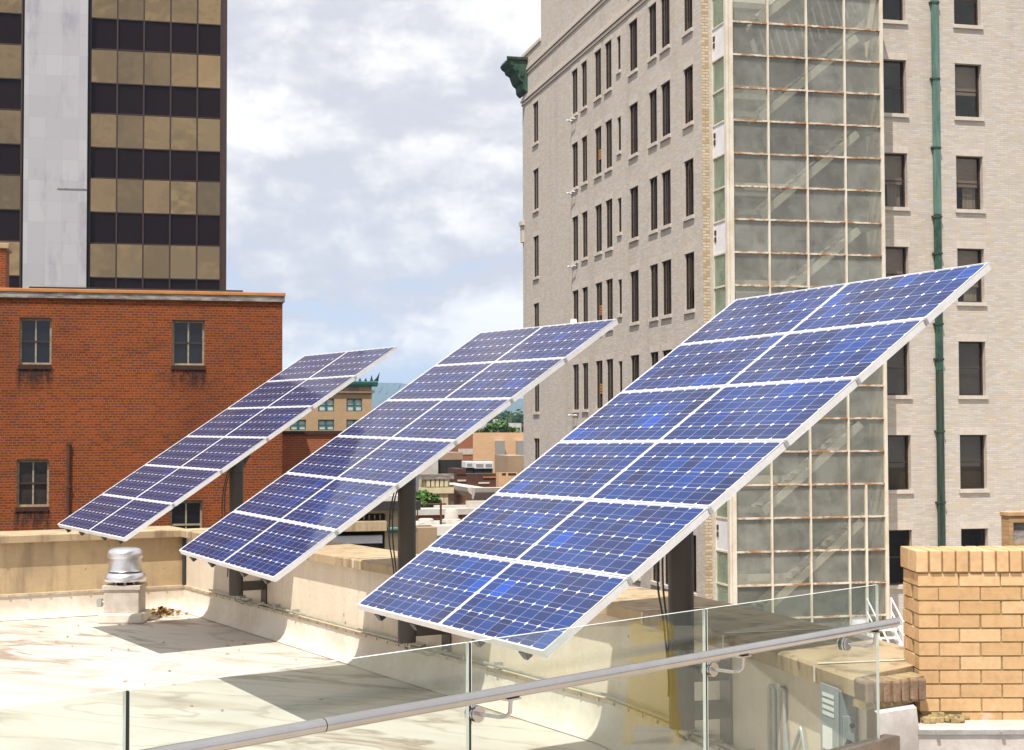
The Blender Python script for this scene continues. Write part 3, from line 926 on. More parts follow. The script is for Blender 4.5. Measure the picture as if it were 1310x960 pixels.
g = MB(WF); g.bar((a1 + .027, -.085, ztop - .325), (a1 + .030, -.108, ztop - .375), .014, .012); g.build('lever_tip', M_REDPLASTIC, root)
g = MB(WF); g.tube([(a0 + .10, -.05, ztop), (a0 + .10, -.05, ztop + .05)], .03, 14); g.build('hub', M_GALV, root, smooth=True)

def strut(px, py, label):
    a, z = onw(px, py)
    root = thing('strut_channel', label, 'metal strut', WF @ V((a, 0, z - .6)), group='metal struts on the parapet wall')
    g = MB(WF); g.box(a - .028, a + .028, -.018, -.003, z - .6, z - .02); g.build('backing', M_OLDBRICK, root)
    g = MB(WF)
    pth = [(a - .036, -.018, z - .6)] + [(a - .036 * math.cos(t_), -.018, z - .03 + .03 * math.sin(t_)) for t_ in [math.pi * k / 8 for k in range(9)]] + [(a + .036, -.018, z - .6)]
    g.tube(pth, .010, 8); g.build('rim', M_GREYBOX, root, smooth=True)
strut(990.5, 877, 'left of the two stained upright metal struts on the parapet wall')
strut(1004, 880, 'right of the two stained upright metal struts, nearer the grey switch box')
a0_, z0_ = onw(1012, 955); a1_, z1_ = onw(1029, 931); a2_, z2_ = onw(1037, 958)
g = MB(WF); g.tube([(a0_ - .03, -.02, z0_ + .12), (a0_, -.02, z0_ - .03), (a0_ + .04, -.02, z0_ - .05), (a1_ - .012, -.02, z1_ - .02), (a1_, -.02, z1_ - .004), (a1_ + .012, -.02, z1_ - .02), (a2_, -.02, z2_ - .1)], .011, 8)
tag(g.build('bent_conduit', M_GREYBOX, smooth=True), 'bent grey conduit with a pointed bend beside the metal struts', 'conduit')

# ------------------------------------------------------------------ glass railing
GP = V((-.934, 3.775, 0)); GT = V((.690, .724, 0)).normalized(); GN = V((GT.y, -GT.x, 0))
GF = frame((GP.x, GP.y, 0), GT, GN, (0, 0, 1))
GTOP, GBOT, PANE = -.62, -1.28, 1.165
root = thing('glass_railing', 'frameless glass railing with a round steel handrail across the foreground', 'railing', (GP.x, GP.y, -1.72))
for k in range(-2, 3):
    x0, x1 = k * PANE + .006, (k + 1) * PANE - .006
    g = MB(GF)
    P = lambda x, y, z: (x, y, z)
    g.face([P(x0, .0065, GBOT), P(x0, .0065, GTOP), P(x1, .0065, GTOP), P(x1, .0065, GBOT)], 0)
    g.face([P(x0, -.0065, GBOT), P(x1, -.0065, GBOT), P(x1, -.0065, GTOP), P(x0, -.0065, GTOP)], 0)
    g.face([P(x0, -.0065, GTOP), P(x1, -.0065, GTOP), P(x1, .0065, GTOP), P(x0, .0065, GTOP)], 1)
    g.face([P(x0, -.0065, GBOT), P(x0, -.0065, GTOP), P(x0, .0065, GTOP), P(x0, .0065, GBOT)], 1)
    g.face([P(x1, -.0065, GBOT), P(x1, .0065, GBOT), P(x1, .0065, GTOP), P(x1, -.0065, GTOP)], 1)
    g.build('glass_pane', [M_RAILGLASS, M_GLASSEDGE], root)
for k in range(-1, 3):
    g = MB(GF); g.box(k * PANE - .0045, k * PANE + .0045, -.005, .0045, GBOT, GTOP - .002); g.build('gasket', M_GASKET, root)
g = MB(GF); g.tube([(-2.4, .1427, -.757), (3.425, .1205, -.757)], .0188, 28); hr = g.build('handrail', M_STEEL, root, smooth=True)
g = MB(GF); g.tube([(.50, .1316, -.757), (.503, .1316, -.757)], .0191, 28); g.build('joint_ring', M_GASKET, hr, smooth=True)
for s_ in (-1.165, 0.0, 1.175, 2.342, 3.22):
    g = MB(GF)
    g.tube([(s_ + .01, .0075, -.832), (s_ + .01, .0150, -.832)], .0255, 26)
    g.tube([(s_ + .01, -.0075, -.832), (s_ + .01, -.014, -.832)], .0255, 26)
    br = g.build('bracket', M_STEEL, root, smooth=True)
    g = MB(GF); g.tube([(s_ + .01, .0151, -.832), (s_ + .01, .0185, -.832)], .022, 26); g.build('washer', M_GASKET, br, smooth=True)
    g = MB(GF); g.tube([(s_ + .01, .0185, -.832), (s_ + .01, .0235, -.832)], .0250, 26); g.build('disc', M_STEEL, br, smooth=True)
    g = MB(GF)
    g.tube([(s_ + .012, .0235, -.832), (s_ + .022, .090, -.834), (s_ + .030, .115, -.830), (s_ + .034, .126, -.818), (s_ + .035, .128, -.778)], .0062, 12)
    g.box(s_ + .010, s_ + .066, .114, .142, -.781, -.7755)
    g.build('arm', M_STEEL, br, smooth=True)
g = MB(GF); g.box(-2.5, 3.60, -.035, .035, -1.42, -1.238); g.build('base_shoe', M_SHOE, root, bevel=.004)
g = MB(GF); g.box(-2.5, 3.61, -.12, .12, -2.6, -1.4205)
tag(g.build('terrace_curb', M_TERRACE), kind='structure')
g = MB(); g.face([(-3, 1.4, -1.72), (-2.7, -9, -1.72), (9, -9, -1.72), (9, 6.9, -1.72), (1.75, 6.75, -1.72)])
tag(g.build('terrace', M_TERRACE), kind='structure')
# yellow folding floor sign standing on the terrace, seen mirrored in the glass
root = thing('floor_sign', 'yellow folding floor sign mirrored in the glass railing', 'floor sign', (4.0, 5.73, -1.72), R(-82))
for sg in (1, -1):
    g = MB(Matrix.Translation((4.0, 5.73, -1.72)) @ Matrix.Rotation(R(-82), 4, 'Z'))
    pl = lambda p, q, a: (p, sg * (.19 - q * .23 + a), q)
    g.prism([(-.16, .0), (-.11, .0), (-.105, .10), (.105, .10), (.11, .0), (.16, .0), (.115, .64), (.05, .66), (.045, .60), (-.045, .60), (-.05, .66), (-.115, .64)], 0, .015, pl)
    g.build('leaf_panel', M_YELLOW, root)

# ------------------------------------------------------------------ brick pier and white membrane
PX, PY, PZ = 1.985, 7.62, -.585
root = thing('brick_pier', 'buff brick parapet pier with a soldier course top at the right edge', 'brick pier', (PX, PY, -1.45))
def brickface(name, mt):
    m_, b_ = newmat(name)
    gi = b_.n('ShaderNodeNewGeometry'); tq_ = b_.n('ShaderNodeTexCoord')
    nz = b_.noise(tq_.outputs['Object'], 22, 6, 0.65); nl = b_.noise(tq_.outputs['Object'], 5, 5, 0.6)
    c_ = b_.mix(gi.outputs['Random Per Island'], (0.51, 0.315, 0.148), (0.65, 0.43, 0.235))
    c_ = b_.mix(b_.m('MULTIPLY', b_.ss(nz, .4, .75), .45), c_, b_.mix(1.0, c_, (0.62, 0.56, 0.50), 'MULTIPLY'))
    c_ = b_.mix(b_.m('MULTIPLY', b_.ss(nl, .63, .74), .4), c_, (0.66, 0.58, 0.52))
    finish(b_, c_, .85, 0, nz, .35, .006)
    return m_
M_BRK = brickface('buff_brick_unit', None)
rnd = random.Random(11)
def brickbox(g, x0, x1, y0, y1, z0, z1):
    j = lambda: rnd.uniform(-.0018, .0018)
    g.box(x0 + j(), x1 + j(), y0 + j(), y1 + j(), z0 + j() * .5, z1 + j() * .5)
g = MB()
course, L0, wid = .0676, .203, .30
for r_ in range(11):
    z1 = PZ - .113 - r_ * course; z0 = z1 - course + .0085
    x = PX - (0 if r_ % 2 == 0 else .101) + .0
    first = True
    while x < PX + 3.2:
        xa, xb = max(x, PX), x + L0 - .008
        if r_ == 10 and xb < PX + .24: x += L0; continue
        if xb - xa > .02:
            brickbox(g, xa, xb, PY, PY + .09, z0, z1)
        x += L0
    # left flank: headers seen end on
    for k in range(3):
        ya = PY + .098 + k * .10 - (0.05 if r_ % 2 else 0)
        if r_ < 10 and ya > PY + .085: brickbox(g, PX, PX + .1, ya, min(ya + .092, PY + wid), z0, z1)
g.build('brickwork', M_BRK, root, bevel=.004)
g = MB(); g.box(PX + .006, PX + 3.2, PY + .006, PY + wid - .004, PZ - .113 - 11 * course, PZ - .03); g.build('mortar', M_PIERMORTAR, root)
g = MB(); x = PX - .010
while x < PX + 3.2:
    brickbox(g, x, x + .0575, PY - .010, PY + wid * .5, PZ - .105, PZ)
    brickbox(g, x, x + .0575, PY + wid * .5 + .006, PY + wid + .01, PZ - .105, PZ)
    x += .0655
g.build('soldier_course', M_BRK, root, bevel=.0045)
g = MB()
for i in range(60):
    x, y, z = PX + abs(rnd.gauss(0, .09)), PY - .02 + rnd.uniform(-.05, .03), -1.405 + abs(rnd.gauss(0, .014))
    s_ = rnd.uniform(.006, .018); g.box(x - s_, x + s_ * rnd.uniform(.6, 1.6), y - s_, y + s_, z - s_, z + s_ * rnd.uniform(.3, .9))
g.build('rubble_mortar', M_PIERMORTAR, root, bevel=.004)['kind'] = 'stuff'

MEM = [W3 + V((-.02, -.01, 0)), V((1.925, 7.45, 0)), V((6.2, 7.42, 0))]
root = thing('membrane_curb', 'white membrane covered curb under the buff brick pier', 'curb', (1.925, 7.45, RZ))
g = MB(); ln = subdiv(MEM[1:], .12)
loft(g, ln, [(.0, -3.2), (.0, -1.90), (.006, -1.66), (.0, -1.432), (.02, -1.412), (.22, -1.408), (.22, -3.2)])
o = g.build('membrane', M_WHITEMEM, root, smooth=True, merge=True)
g = MB(); loft(g, subdiv(MEM[:2], .1), [(.0, -3.0), (.0, -1.9), (-.006, -1.50), (-.010, -1.40), (.0, -1.318), (.02, -1.306)], caps=False); g.build('corner_lap', M_WHITEMEM, root, smooth=True)
for vtx in o.data.vertices:
    w_ = noise.noise(vtx.co * 5.0) * .010 + noise.noise(vtx.co * 17.0) * .004
    if vtx.co.z < .70: vtx.co.y += w_
g = MB(); loft(g, subdiv(MEM[1:], .3), [(-.004, -1.445), (-.010, -1.444), (-.010, -1.424), (-.002, -1.422)]); g.build('edge_bar', M_GALV, root)
g = MB()
for k in range(12):
    x = 2.02 + k * .31; g.tube([(x, 7.437, -1.434), (x, 7.425, -1.434)], .009, 10)
g.build('bar_screw', M_GALV, root)
# weathered rowlock bricks closing the end of the stone coping
root = thing('rowlock_cap', 'weathered brown bricks on edge closing the end of the stone coping', 'brick cap', (1.80, 7.38, -1.32))
ra, rb = W3 + V((-.075, -.03, 0)), V((1.995, 7.545, 0)); rt_ = (rb - ra).normalized()
wd = -(W3 - W2).normalized()
nb = int((rb - ra).length / .066)
RF = frame((ra.x, ra.y, 0), rt_, wd, (0, 0, 1))
g = MB(RF)
for k in range(nb + 1):
    dz = -.004 * k + rnd.uniform(-.004, .004); q0 = rnd.uniform(-.010, .006)
    g.prism([(k * .066, CT + dz), (k * .066 + .057, CT + dz - .004), (k * .066 + .057, CT - .115 + dz), (k * .066, CT - .11 + dz)], q0, .150, lambda p, q, a: (p, a, q))
g.build('rowlock_brick', M_OLDBRICK, root, bevel=.012)
g = MB(RF); g.box(-.0, (nb + 1) * .066 - .02, .012, .14, CT - .135, CT - .018); g.build('mortar', M_PIERMORTAR, root)

# ------------------------------------------------------------------ generic facade helpers
def wall_grid(g, x0, x1, z0, z1, holes, y=0.0, m=0, cuts=()):
    xs = sorted(set([x0, x1] + [h[0] for h in holes] + [h[1] for h in holes] + list(cuts)))
    zs = sorted(set([z0, z1] + [h[2] for h in holes] + [h[3] for h in holes]))
    xs = [x for x in xs if x0 <= x <= x1]; zs = [z for z in zs if z0 <= z <= z1]
    for i in range(len(xs) - 1):
        for k in range(len(zs) - 1):
            cx, cz = (xs[i] + xs[i + 1]) / 2, (zs[k] + zs[k + 1]) / 2
            if any(h[0] < cx < h[1] and h[2] < cz < h[3] for h in holes): continue
            mm = m(cx, cz) if callable(m) else m
            g.face([(xs[i], y, zs[k]), (xs[i + 1], y, zs[k]), (xs[i + 1], y, zs[k + 1]), (xs[i], y, zs[k + 1])], mm)

def reveals(g, holes, y, depth, m=0, back=None, bd=.7):
    for x0, x1, z0, z1 in holes:
        y1 = y + depth
        g.face([(x0, y, z0), (x0, y, z1), (x0, y1, z1), (x0, y1, z0)][::-1], m)
        g.face([(x1, y, z0), (x1, y1, z0), (x1, y1, z1), (x1, y, z1)][::-1], m)
        g.face([(x0, y, z1), (x1, y, z1), (x1, y1, z1), (x0, y1, z1)][::-1], m)
        g.face([(x0, y, z0), (x0, y1, z0), (x1, y1, z0), (x1, y, z0)][::-1], m)
        if back is not None:
            y2 = y + bd
            g.face([(x0, y2, z0), (x1, y2, z0), (x1, y2, z1), (x0, y2, z1)], back)
            g.face([(x0, y1, z0), (x0, y1, z1), (x0, y2, z1), (x0, y2, z0)][::-1], back)
            g.face([(x1, y1, z0), (x1, y2, z0), (x1, y2, z1), (x1, y1, z1)][::-1], back)
            g.face([(x0, y1, z1), (x1, y1, z1), (x1, y2, z1), (x0, y2, z1)][::-1], back)
            g.face([(x0, y1, z0), (x0, y2, z0), (x1, y2, z0), (x1, y1, z0)][::-1], back)

# ------------------------------------------------------------------ tan office block
TO = at(901, 553, 53.0); TO.z = 0
TF = gframe(TO)                                            # x right along the front wall, y away along the side wall
SF = frame(TO, -D1, D2, (0, 0, 1))                         # side wall frame: x towards the camera, y inwards
tan = thing('office_block', 'pale tan brick office block with tall narrow windows and a copper downpipe', 'office building', (TO.x, TO.y, GZ), GROT)
FARY = locS(669, 300, TO)[0]
STEP = locS(692, 30, TO)[0]
PARZ = locS(669, 75, TO)[1]
ROOFZ = 26.0
cols = [(682, 688.7), (731.7, 739), (744, 751), (761, 769.3), (774.4, 782.8), (790, 794.5), (805.3, 816), (830.5, 840.5), (846, 857.7), (875, 887)]
lh = []
for ci, (pa, pb) in enumerate(cols):
    sa, sb = -locS(pa, 200, TO)[0], -locS(pb, 200, TO)[0]
    for k in range(-1, 8):
        zt = 16.15 - 3.29 * k
        if k == -1 and ci < 6: continue
        if ci == 5: lh.append((sa, sb, zt - 1.55, zt - .15, ci, k))
        else: lh.append((sa, sb, zt - 2.0, zt, ci, k))
LH = [h[:4] for h in lh]
rh = []
for pa, pb in ((1126, 1160.5), (1223, 1257)):
    xa, xb = locF(pa, 200, TO)[0], locF(pb, 200, TO)[0]
    for k in range(-1, 6):
        zt = 13.2 - 3.335 * k
        rh.append((xa, xb, zt - 1.93, zt, pa, k))
RH = [h[:4] for h in rh]
RX = 26.0
g = MB(TF)
wall_grid(g, 0, RX, GZ, ROOFZ, RH, 0, lambda x, z: 1 if x < .26 else 0, cuts=(.26,))
reveals(g, RH, 0, .20, 0, 2, .9)
g.F = TF
# side wall written in its own frame, converted into the front frame
conv = TF.inverted() @ SF
g2 = MB(SF)
wall_grid(g2, -STEP, 0, GZ, ROOFZ, LH, 0, 0)
wall_grid(g2, -FARY, -STEP, GZ, PARZ, LH, 0, 0)
reveals(g2, LH, 0, .06, 0, 2, .5)
i0 = len(g.v); g.v += [conv @ p for p in g2.v]; g.f += [tuple(i + i0 for i in f_) for f_ in g2.f]; g.mi += g2.mi; g.uv += g2.uv
g.face([(RX, 0, GZ), (RX, FARY, GZ), (RX, FARY, ROOFZ), (RX, 0, ROOFZ)])
g.face([(RX, FARY, GZ), (0, FARY, GZ), (0, FARY, PARZ), (RX, FARY, PARZ)])
g.face([(0, STEP, PARZ - 1), (0, STEP, ROOFZ), (RX, STEP, ROOFZ), (RX, STEP, PARZ - 1)])
g.face([(0, 0, ROOFZ), (RX, 0, ROOFZ), (RX, STEP, ROOFZ), (0, STEP, ROOFZ)])
g.face([(0, STEP, PARZ - .9), (RX, STEP, PARZ - .9), (RX, FARY, PARZ - .9), (0, FARY, PARZ - .9)])
g.build('wall', [M_TAN, M_TANCORNER, M_VOID], tan)

rnd = random.Random(5)
def window_unit(F, x0, x1, z0, z1, d, style):
    g = MB(F); w_ = .055 if style != 'side' else .04
    for a in ((x0, x0 + w_, z0, z1), (x1 - w_, x1, z0, z1), (x0 + w_, x1 - w_, z1 - w_, z1), (x0 + w_, x1 - w_, z0, z0 + w_)):
        g.box(a[0], a[1], d, d + .07, a[2], a[3])
    if style == 'side' and x1 - x0 > .7:
        xm = x0 + (x1 - x0) * .5; g.box(xm - .03, xm + .03, d + .004, d + .066, z0 + w_, z1 - w_)
    if style == 'front':
        zm = z0 + (z1 - z0) * .5; g.box(x0 + w_, x1 - w_, d + .012, d + .06, zm - .02, zm + .02)
    wn_ = g.build('window', M_DARKBROWN, tan)
    g = MB(F); g.box(x0 + w_, x1 - w_, d + .03, d + .036, z0 + w_, z1 - w_)
    g.build('pane', M_PANE, wn_)
    g = MB(F); g.box(x0 - .06, x1 + .06, -.07, d - .002, z0 - .13, z0 - .002); g.build('sill', M_LIME, wn_)
    g = MB(F); g.box(x0 - .05, x1 + .05, -.006, .10, z1 + .002, z1 + .26); g.build('lintel', M_LIME, wn_)
    return wn_
for x0, x1, z0, z1, ci, k in lh:
    wn_ = window_unit(SF, x0, x1, z0, z1, .06, 'side')
    g = MB(SF); q = rnd.choice((.0, .0, .35, .6)); g.box(x0 + .05, x1 - .05, .20, .21, z0 + (z1 - z0) * q, z1 - .05)
    g.build('blind', M_BLIND if rnd.random() < .4 else M_SLAT, wn_)
    if ci == 3 and k in (1, 3, 4):
        g = MB(SF)
        for j in range(4): g.box(x0 + (x1 - x0) * .5, x1 - .05, .03, .06, z0 + .62 + j * .11, z0 + .70 + j * .11)
        g.build('louvre', M_ORANGE, wn_)
    if ci == 1 and k == 3:
        g = MB(SF); g.bar((x0 + .1, .08, z0 + .75), (x0 + .42, -.05, z0 + .55), .35, .02); g.build('flap', M_LABEL, wn_)
for x0, x1, z0, z1, pa, k in rh:
    wn_ = window_unit(TF, x0, x1, z0, z1, .20, 'front')
    g = MB(TF)
    if k >= 3:
        g.box(x0 + .05, x1 - .05, .34, .35, z0 + .06, z1 - .06)
        for j in range(22): g.box(x0 + .05, x1 - .05, .325, .339, z0 + .08 + j * .083, z0 + .10 + j * .083)
        if k < 5: g.build('blind', M_SLAT, wn_)
    elif not (pa < 1200 and k < 1) and k >= 0:
        g.box(x0 + .05, x1 - .05, .32, .33, z0 + (z1 - z0) * (.44 if k < 2 else .30), z1 - .06); g.build('blind', M_BLIND, wn_)
        if not (pa > 1200 and k == 0):
            g = MB(TF); g.box(x0 + (x1 - x0) * .45, x1 - .08, .42, .46, z0 + .06, z1 - .2); g.build('curtain', M_CURTAIN, wn_)
# mouldings, parapet cap, cornice end, spouts
for pxy in ((668.5, 131), (675, 89)):
    z = locS(*pxy, TO)[1]
    g = MB(TF)
    for dz, pr in ((0, .09), (-.16, .05), (.14, .04)):
        g.box(-pr, .02, -.0, FARY + pr, z + dz - .055, z + dz + .055)
    g.build('moulding', M_LIME, tan)
g = MB(TF); g.box(-.06, .35, STEP + .003, FARY + .06, PARZ + .001, PARZ + .16); g.box(.351, RX, FARY - .3, FARY + .06, PARZ + .001, PARZ + .16); g.build('parapet_cap', M_LIME, tan)
for zc in (locS(669, 288, TO)[1],):
    g = MB(TF); g.box(-.16, .3, FARY - .35, FARY + .25, zc - .05, zc + .16); g.box(-.09, .3, FARY - .25, FARY + .2, zc - .9, zc - .051); g.build('belt_course_end', M_LIME, tan)
zc = locS(668, 84, TO)[1]
corn = []
g = MB(TF)
prof = [(.0, .15), (-1.02, .10), (-1.10, -.06), (-1.02, -.20), (-.86, -.30), (-.82, -.44), (-.60, -.56), (-.52, -.78), (-.42, -1.0), (-.26, -1.12), (-.22, -1.42), (-.10, -1.56), (.0, -1.60)]
g.prism(prof, FARY - 1.1, FARY + .5, lambda p, q, a: (p * .95, a, zc + q))
o = g.build('copper_cornice', M_COPPER, tan)
g = MB(TF)
for k in range(3):
    g.box(-.92 + k * .26, -.74 + k * .26, FARY - 1.16, FARY - 1.101, zc - .30 - k * .26, zc - .12 - k * .24)
g.box(-1.08, -.01, FARY - 1.18, FARY - 1.102, zc + .0, zc + .13)
g.build('ornament', M_COPPERDK, o)
for k, (px_, py_) in enumerate(((733, 155), (733, 248), (734, 342), (735, 532))):
    s_, z = locS(px_, py_, TO)
    g = MB(SF); g.tube([(-s_ - .05, .0, z), (-s_ - .05, -.28, z + .02)], .045, 10); g.tube([(-s_ + .5, .0, z), (-s_ + .5, -.16, z + .02)], .035, 10)
    g.bar((-s_ - .05, -.2, z + .03), (-s_ + .5, -.15, z + .03), .04, .04)
    g.build('drain_spout', M_SPANWHITE, tan)
# copper downpipe
xa, _ = locF(1192, 150, TO); xb, _ = locF(1200.3, 150, TO)
g = MB(TF)
zs = [ROOFZ - 1, locF(1198, 275, TO)[1], locF(1202, 475, TO)[1], GZ + 8]
for i in range(3):
    g.box(xa, xb, -.13, -.02, zs[i + 1] + .002, zs[i], i)
dp = g.build('downpipe', [M_COPPERLT, M_COPPER, M_COPPERDK], tan, bevel=.02)
g = MB(TF)
for i in range(3):
    g.box(xa + (xb - xa) * .32, xa + (xb - xa) * .42, -.140, -.1305, zs[i + 1] + .002, zs[i], i)
g.build('seam', [M_COPPERLT, M_COPPER, M_COPPERDK], dp)
for yy in (5, 102, 190, 278, 325, 415, 460, 552, 643):
    z = locF(1200, yy, TO)[1]
    g = MB(TF); g.box(xa - .07, xb + .03, -.15, -.003, z - .035, z + .035); g.build('bracket', M_COPPERDK, dp)

# ------------------------------------------------------------------ glazed stair tower
YF = -1.27
tx0 = locF(930.5, 300, TO, YF)[0]; tx1 = locF(1133, 300, TO, YF)[0]
bx = [locF(p, 250, TO, YF)[0] for p in (937, 983.2, 1032.6, 1081.4, 1128.6)]
zr = [locF(960, 29.3, TO, YF)[1] - 1.1165 * k for k in range(-2, 19)]
tow = thing('stair_tower', 'glazed stair tower with rusting cream mullions on the tan office block', 'stair tower', TF @ V((tx0, YF, GZ)), GROT)
ztop, zbot = zr[0], zr[-1]
rnd = random.Random(21)
for k in range(len(zr) - 1):
    for c_ in range(4):
        g = MB(TF); g.box(bx[c_] + .03, bx[c_ + 1] - .03, YF - .008, YF + .008, zr[k + 1] + .03, zr[k] - .03)
        g.build('glass_pane', M_TOWERGLASS, tow)
    g = MB(TF)
    if k % 3 == 2:
        g.box(tx0 - .004, tx0 + .016, YF + .16, -.03, zr[k + 1] + .03, zr[k] - .03); sp_ = g.build('spandrel_panel', M_SPANWHITE, tow)
        g = MB(TF); 
        for j in (0, 1): g.box(tx0 - .03, tx0 - .0045, -.26, -.12, zr[k + 1] + .45 + j * .24, zr[k + 1] + .62 + j * .24)
        g.build('louvre', M_DARKBROWN, sp_)
    else:
        g.box(tx0, tx0 + .016, YF + .16, -.03, zr[k + 1] + .03, zr[k] - .03); g.build('side_pane', M_TOWERGLASS2, tow)
for c_ in range(5):
    if c_ == 0: continue
    w_ = .031 if c_ < 4 else .06
    g = MB(TF); g.box(bx[c_] - w_, bx[c_] + w_, YF - .075, YF + .06, zbot - 2.2, ztop); g.build('mullion', M_CREAM, tow)
g = MB(TF); g.box(tx0 - .035, tx0 + .05, YF - .09, YF + .12, zbot - 2.2, ztop); g.box(tx0 + .062, bx[0] + .025, YF - .085, YF + .05, zbot - 2.2, ztop); g.build('corner_post', M_CREAM, tow)
g = MB(TF); g.box(tx0 - .035, tx0 + .05, -.06, -.004, zbot - 1, ztop); g.build('wall_post', M_CREAM, tow)
for z in zr:
    for c_ in range(4):
        g = MB(TF); g.box(bx[c_] + .037, bx[c_ + 1] - .037, YF - .068, YF + .05, z - .030, z + .030); g.build('transom', M_RUST, tow)
    g = MB(TF); g.box(tx0 - .03, tx0 + .045, YF + .125, -.064, z - .03, z + .03); g.build('side_transom', M_CREAM, tow)
# right flank and door bay
g = MB(TF); g.box(tx1 - .02, tx1 + .0, YF + .1, -.003, zbot - 2.2, ztop); g.build('side_wall', M_CREAM, tow)
xd = locF(1108, 700, TO, YF)[0]
g = MB(TF); g.box(xd - .04, xd + .04, YF - .07, YF + .055, zbot - 2.2, zr[-5] - .035); g.build('door_post', M_CREAM, tow)
g = MB(TF); g.box(bx[3] + .05, xd - .05, YF - .03, YF + .01, zbot - 1.2, zbot - .05); g.build('door', M_SPANWHITE, tow)
g = MB(TF)
for c_ in range(3): g.box(bx[c_] + .04, bx[c_ + 1] - .04, YF - .008, YF + .008, zbot - 1.9, zbot - .04)
g.build('lower_glazing', M_TOWERGLASS, tow)
# interior: floors, flights, plaster back
g = MB(TF); g.box(tx0 + .1, tx1 - .1, -.06, -.004, zbot - 2, ztop); g.build('back_wall', M_INCONC, tow)
fx0, fz0 = locF(970, 152, TO, -.75); fx1, fz1 = locF(1093, 50, TO, -.75)
for k in range(-1, 7):
    dz = -3.3495 * k
    g = MB(TF); g.bar((fx0, -.93, fz0 + dz), (fx1, -.93, fz1 + dz), .06, .26); g.bar((fx0 - .2, -.20, fz0 + dz), (fx1, -.20, fz1 + dz), .05, .22)
    st = g.build('stair_stringer', M_STAIR, tow)
    g = MB(TF)
    for j in range(14):
        t_ = (j + .5) / 14; x, z = fx0 + (fx1 - fx0) * t_, fz0 + dz + (fz1 - fz0) * t_
        g.box(x - .14, x + .12, -.89, -.23, z + .06, z + .10)
    g.build('tread', M_INCONC, st)
    g = MB(TF); g.box(fx1 + .01, bx[4] - .1, -1.1, -.07, fz1 + dz + .02, fz1 + dz + .2); g.box(bx[0] + .1, fx0 - .2, -1.1, -.07, fz0 + dz - .02, fz0 + dz + .16); g.build('landing', M_INCONC, tow)
    g = MB(TF); g.box(bx[0] + .25, bx[2] - .3, -.35, -.28, fz0 + dz + .75, fz0 + dz + 1.2); g.build('wall_panel', M_STAIR, tow)
    g = MB(TF); g.box(bx[2] + .12, bx[2] + .75, -.12, -.065, fz1 + dz - 2.2, fz1 + dz - .3); g.build('inner_door', M_VOID, tow)

# lower roof below the tower, steel stairs coming down to it
LZ = -8.6
g = MB(TF); g.face([(-3, -20, LZ), (RX, -20, LZ), (RX, 0, LZ), (-3, 0, LZ)]); g.face([(-3, -20, LZ), (-3, -20, GZ), (RX, -20, GZ), (RX, -20, LZ)][::-1]); g.face([(-3, 0, LZ), (-3, 0, GZ), (-3, -20, GZ), (-3, -20, LZ)][::-1])
tag(g.build('lower_roof', M_GRAVEL), kind='structure')
sx0, sz0 = locF(1113, 806, TO, YF - .9); sx1, _ = locF(1144, 806, TO, YF - .9)
root = thing('steel_stairs', 'white steel stairs with pipe handrails below the glazed stair tower', 'stairs', TF @ V((sx0, YF - 3.4, LZ)), GROT)
NS = 9; run, rise = .26, .235
for j in range(NS):
    g = MB(TF); y = YF - .9 - j * run; z = sz0 - j * rise
    g.box(sx0 + .06, sx1 - .06, y - .13, y + .13, z - .04, z); g.build('tread', M_SPANWHITE, root)
for x in (sx0, sx1):
    A, C = V((x, YF - .7, sz0 + .02)), V((x, YF - .9 - NS * run, sz0 - NS * rise + .02))
    g = MB(TF); g.bar(A, C, .05, .26); g.build('stringer', M_SPANWHITE, root)
    g = MB(TF)
    for hh in (.55, 1.0):
        g.tube([A + V((0, 0, hh)), C + V((0, 0, hh))], .028, 8)
    for t_ in (0, .33, .66, 1):
        p = A.lerp(C, t_); g.tube([p, p + V((0, 0, 1.0))], .028, 8)
    g.build('handrail', M_SPANWHITE, root, smooth=True)
g = MB(TF); g.box(sx0 - .1, sx1 + .9, YF - .72, YF - .1, sz0 - .08, sz0 - .002); g.build('landing', M_SPANWHITE, root)

# small buff brick stack on the roof beyond the pier
BO = at(1289, 553, 24.0); BO.z = 0
root = thing('brick_stack', 'small buff brick stack with a grey vent, seen above the pier at the right edge', 'brick stack', (BO.x, BO.y, -4), GROT)
bf = gframe(BO); zt = locF(1289, 661, BO)[1]; xv0 = locF(1296.5, 680, BO)[0]; zv1 = locF(1297, 669, BO)[1]; zv0 = locF(1297, 695, BO)[1]
g = MB(bf); wall_grid(g, 0, 1.3, -6, zt, [(xv0, xv0 + .7, zv0, zv1)]); reveals(g, [(xv0, xv0 + .7, zv0, zv1)], 0, .06)
g.face([(0, .22, -6), (0, 0, -6), (0, 0, zt), (0, .22, zt)]); g.face([(0, 0, zt), (1.3, 0, zt), (1.3, .22, zt), (0, .22, zt)]); g.face([(1.3, .22, -6), (0, .22, -6), (0, .22, zt), (1.3, .22, zt)])
g.build('stack_wall', M_PIERBRICK, root)
g = MB(bf); g.box(-.02, 1.32, -.02, .24, zt + .002, zt + .07); g.build('cap', M_BUFF, root, bevel=.01)
g = MB(bf); g.box(xv0 + .003, xv0 + .697, .05, .09, zv0 + .003, zv1 - .003); g.build('vent_panel', M_GREYSTONE, root)

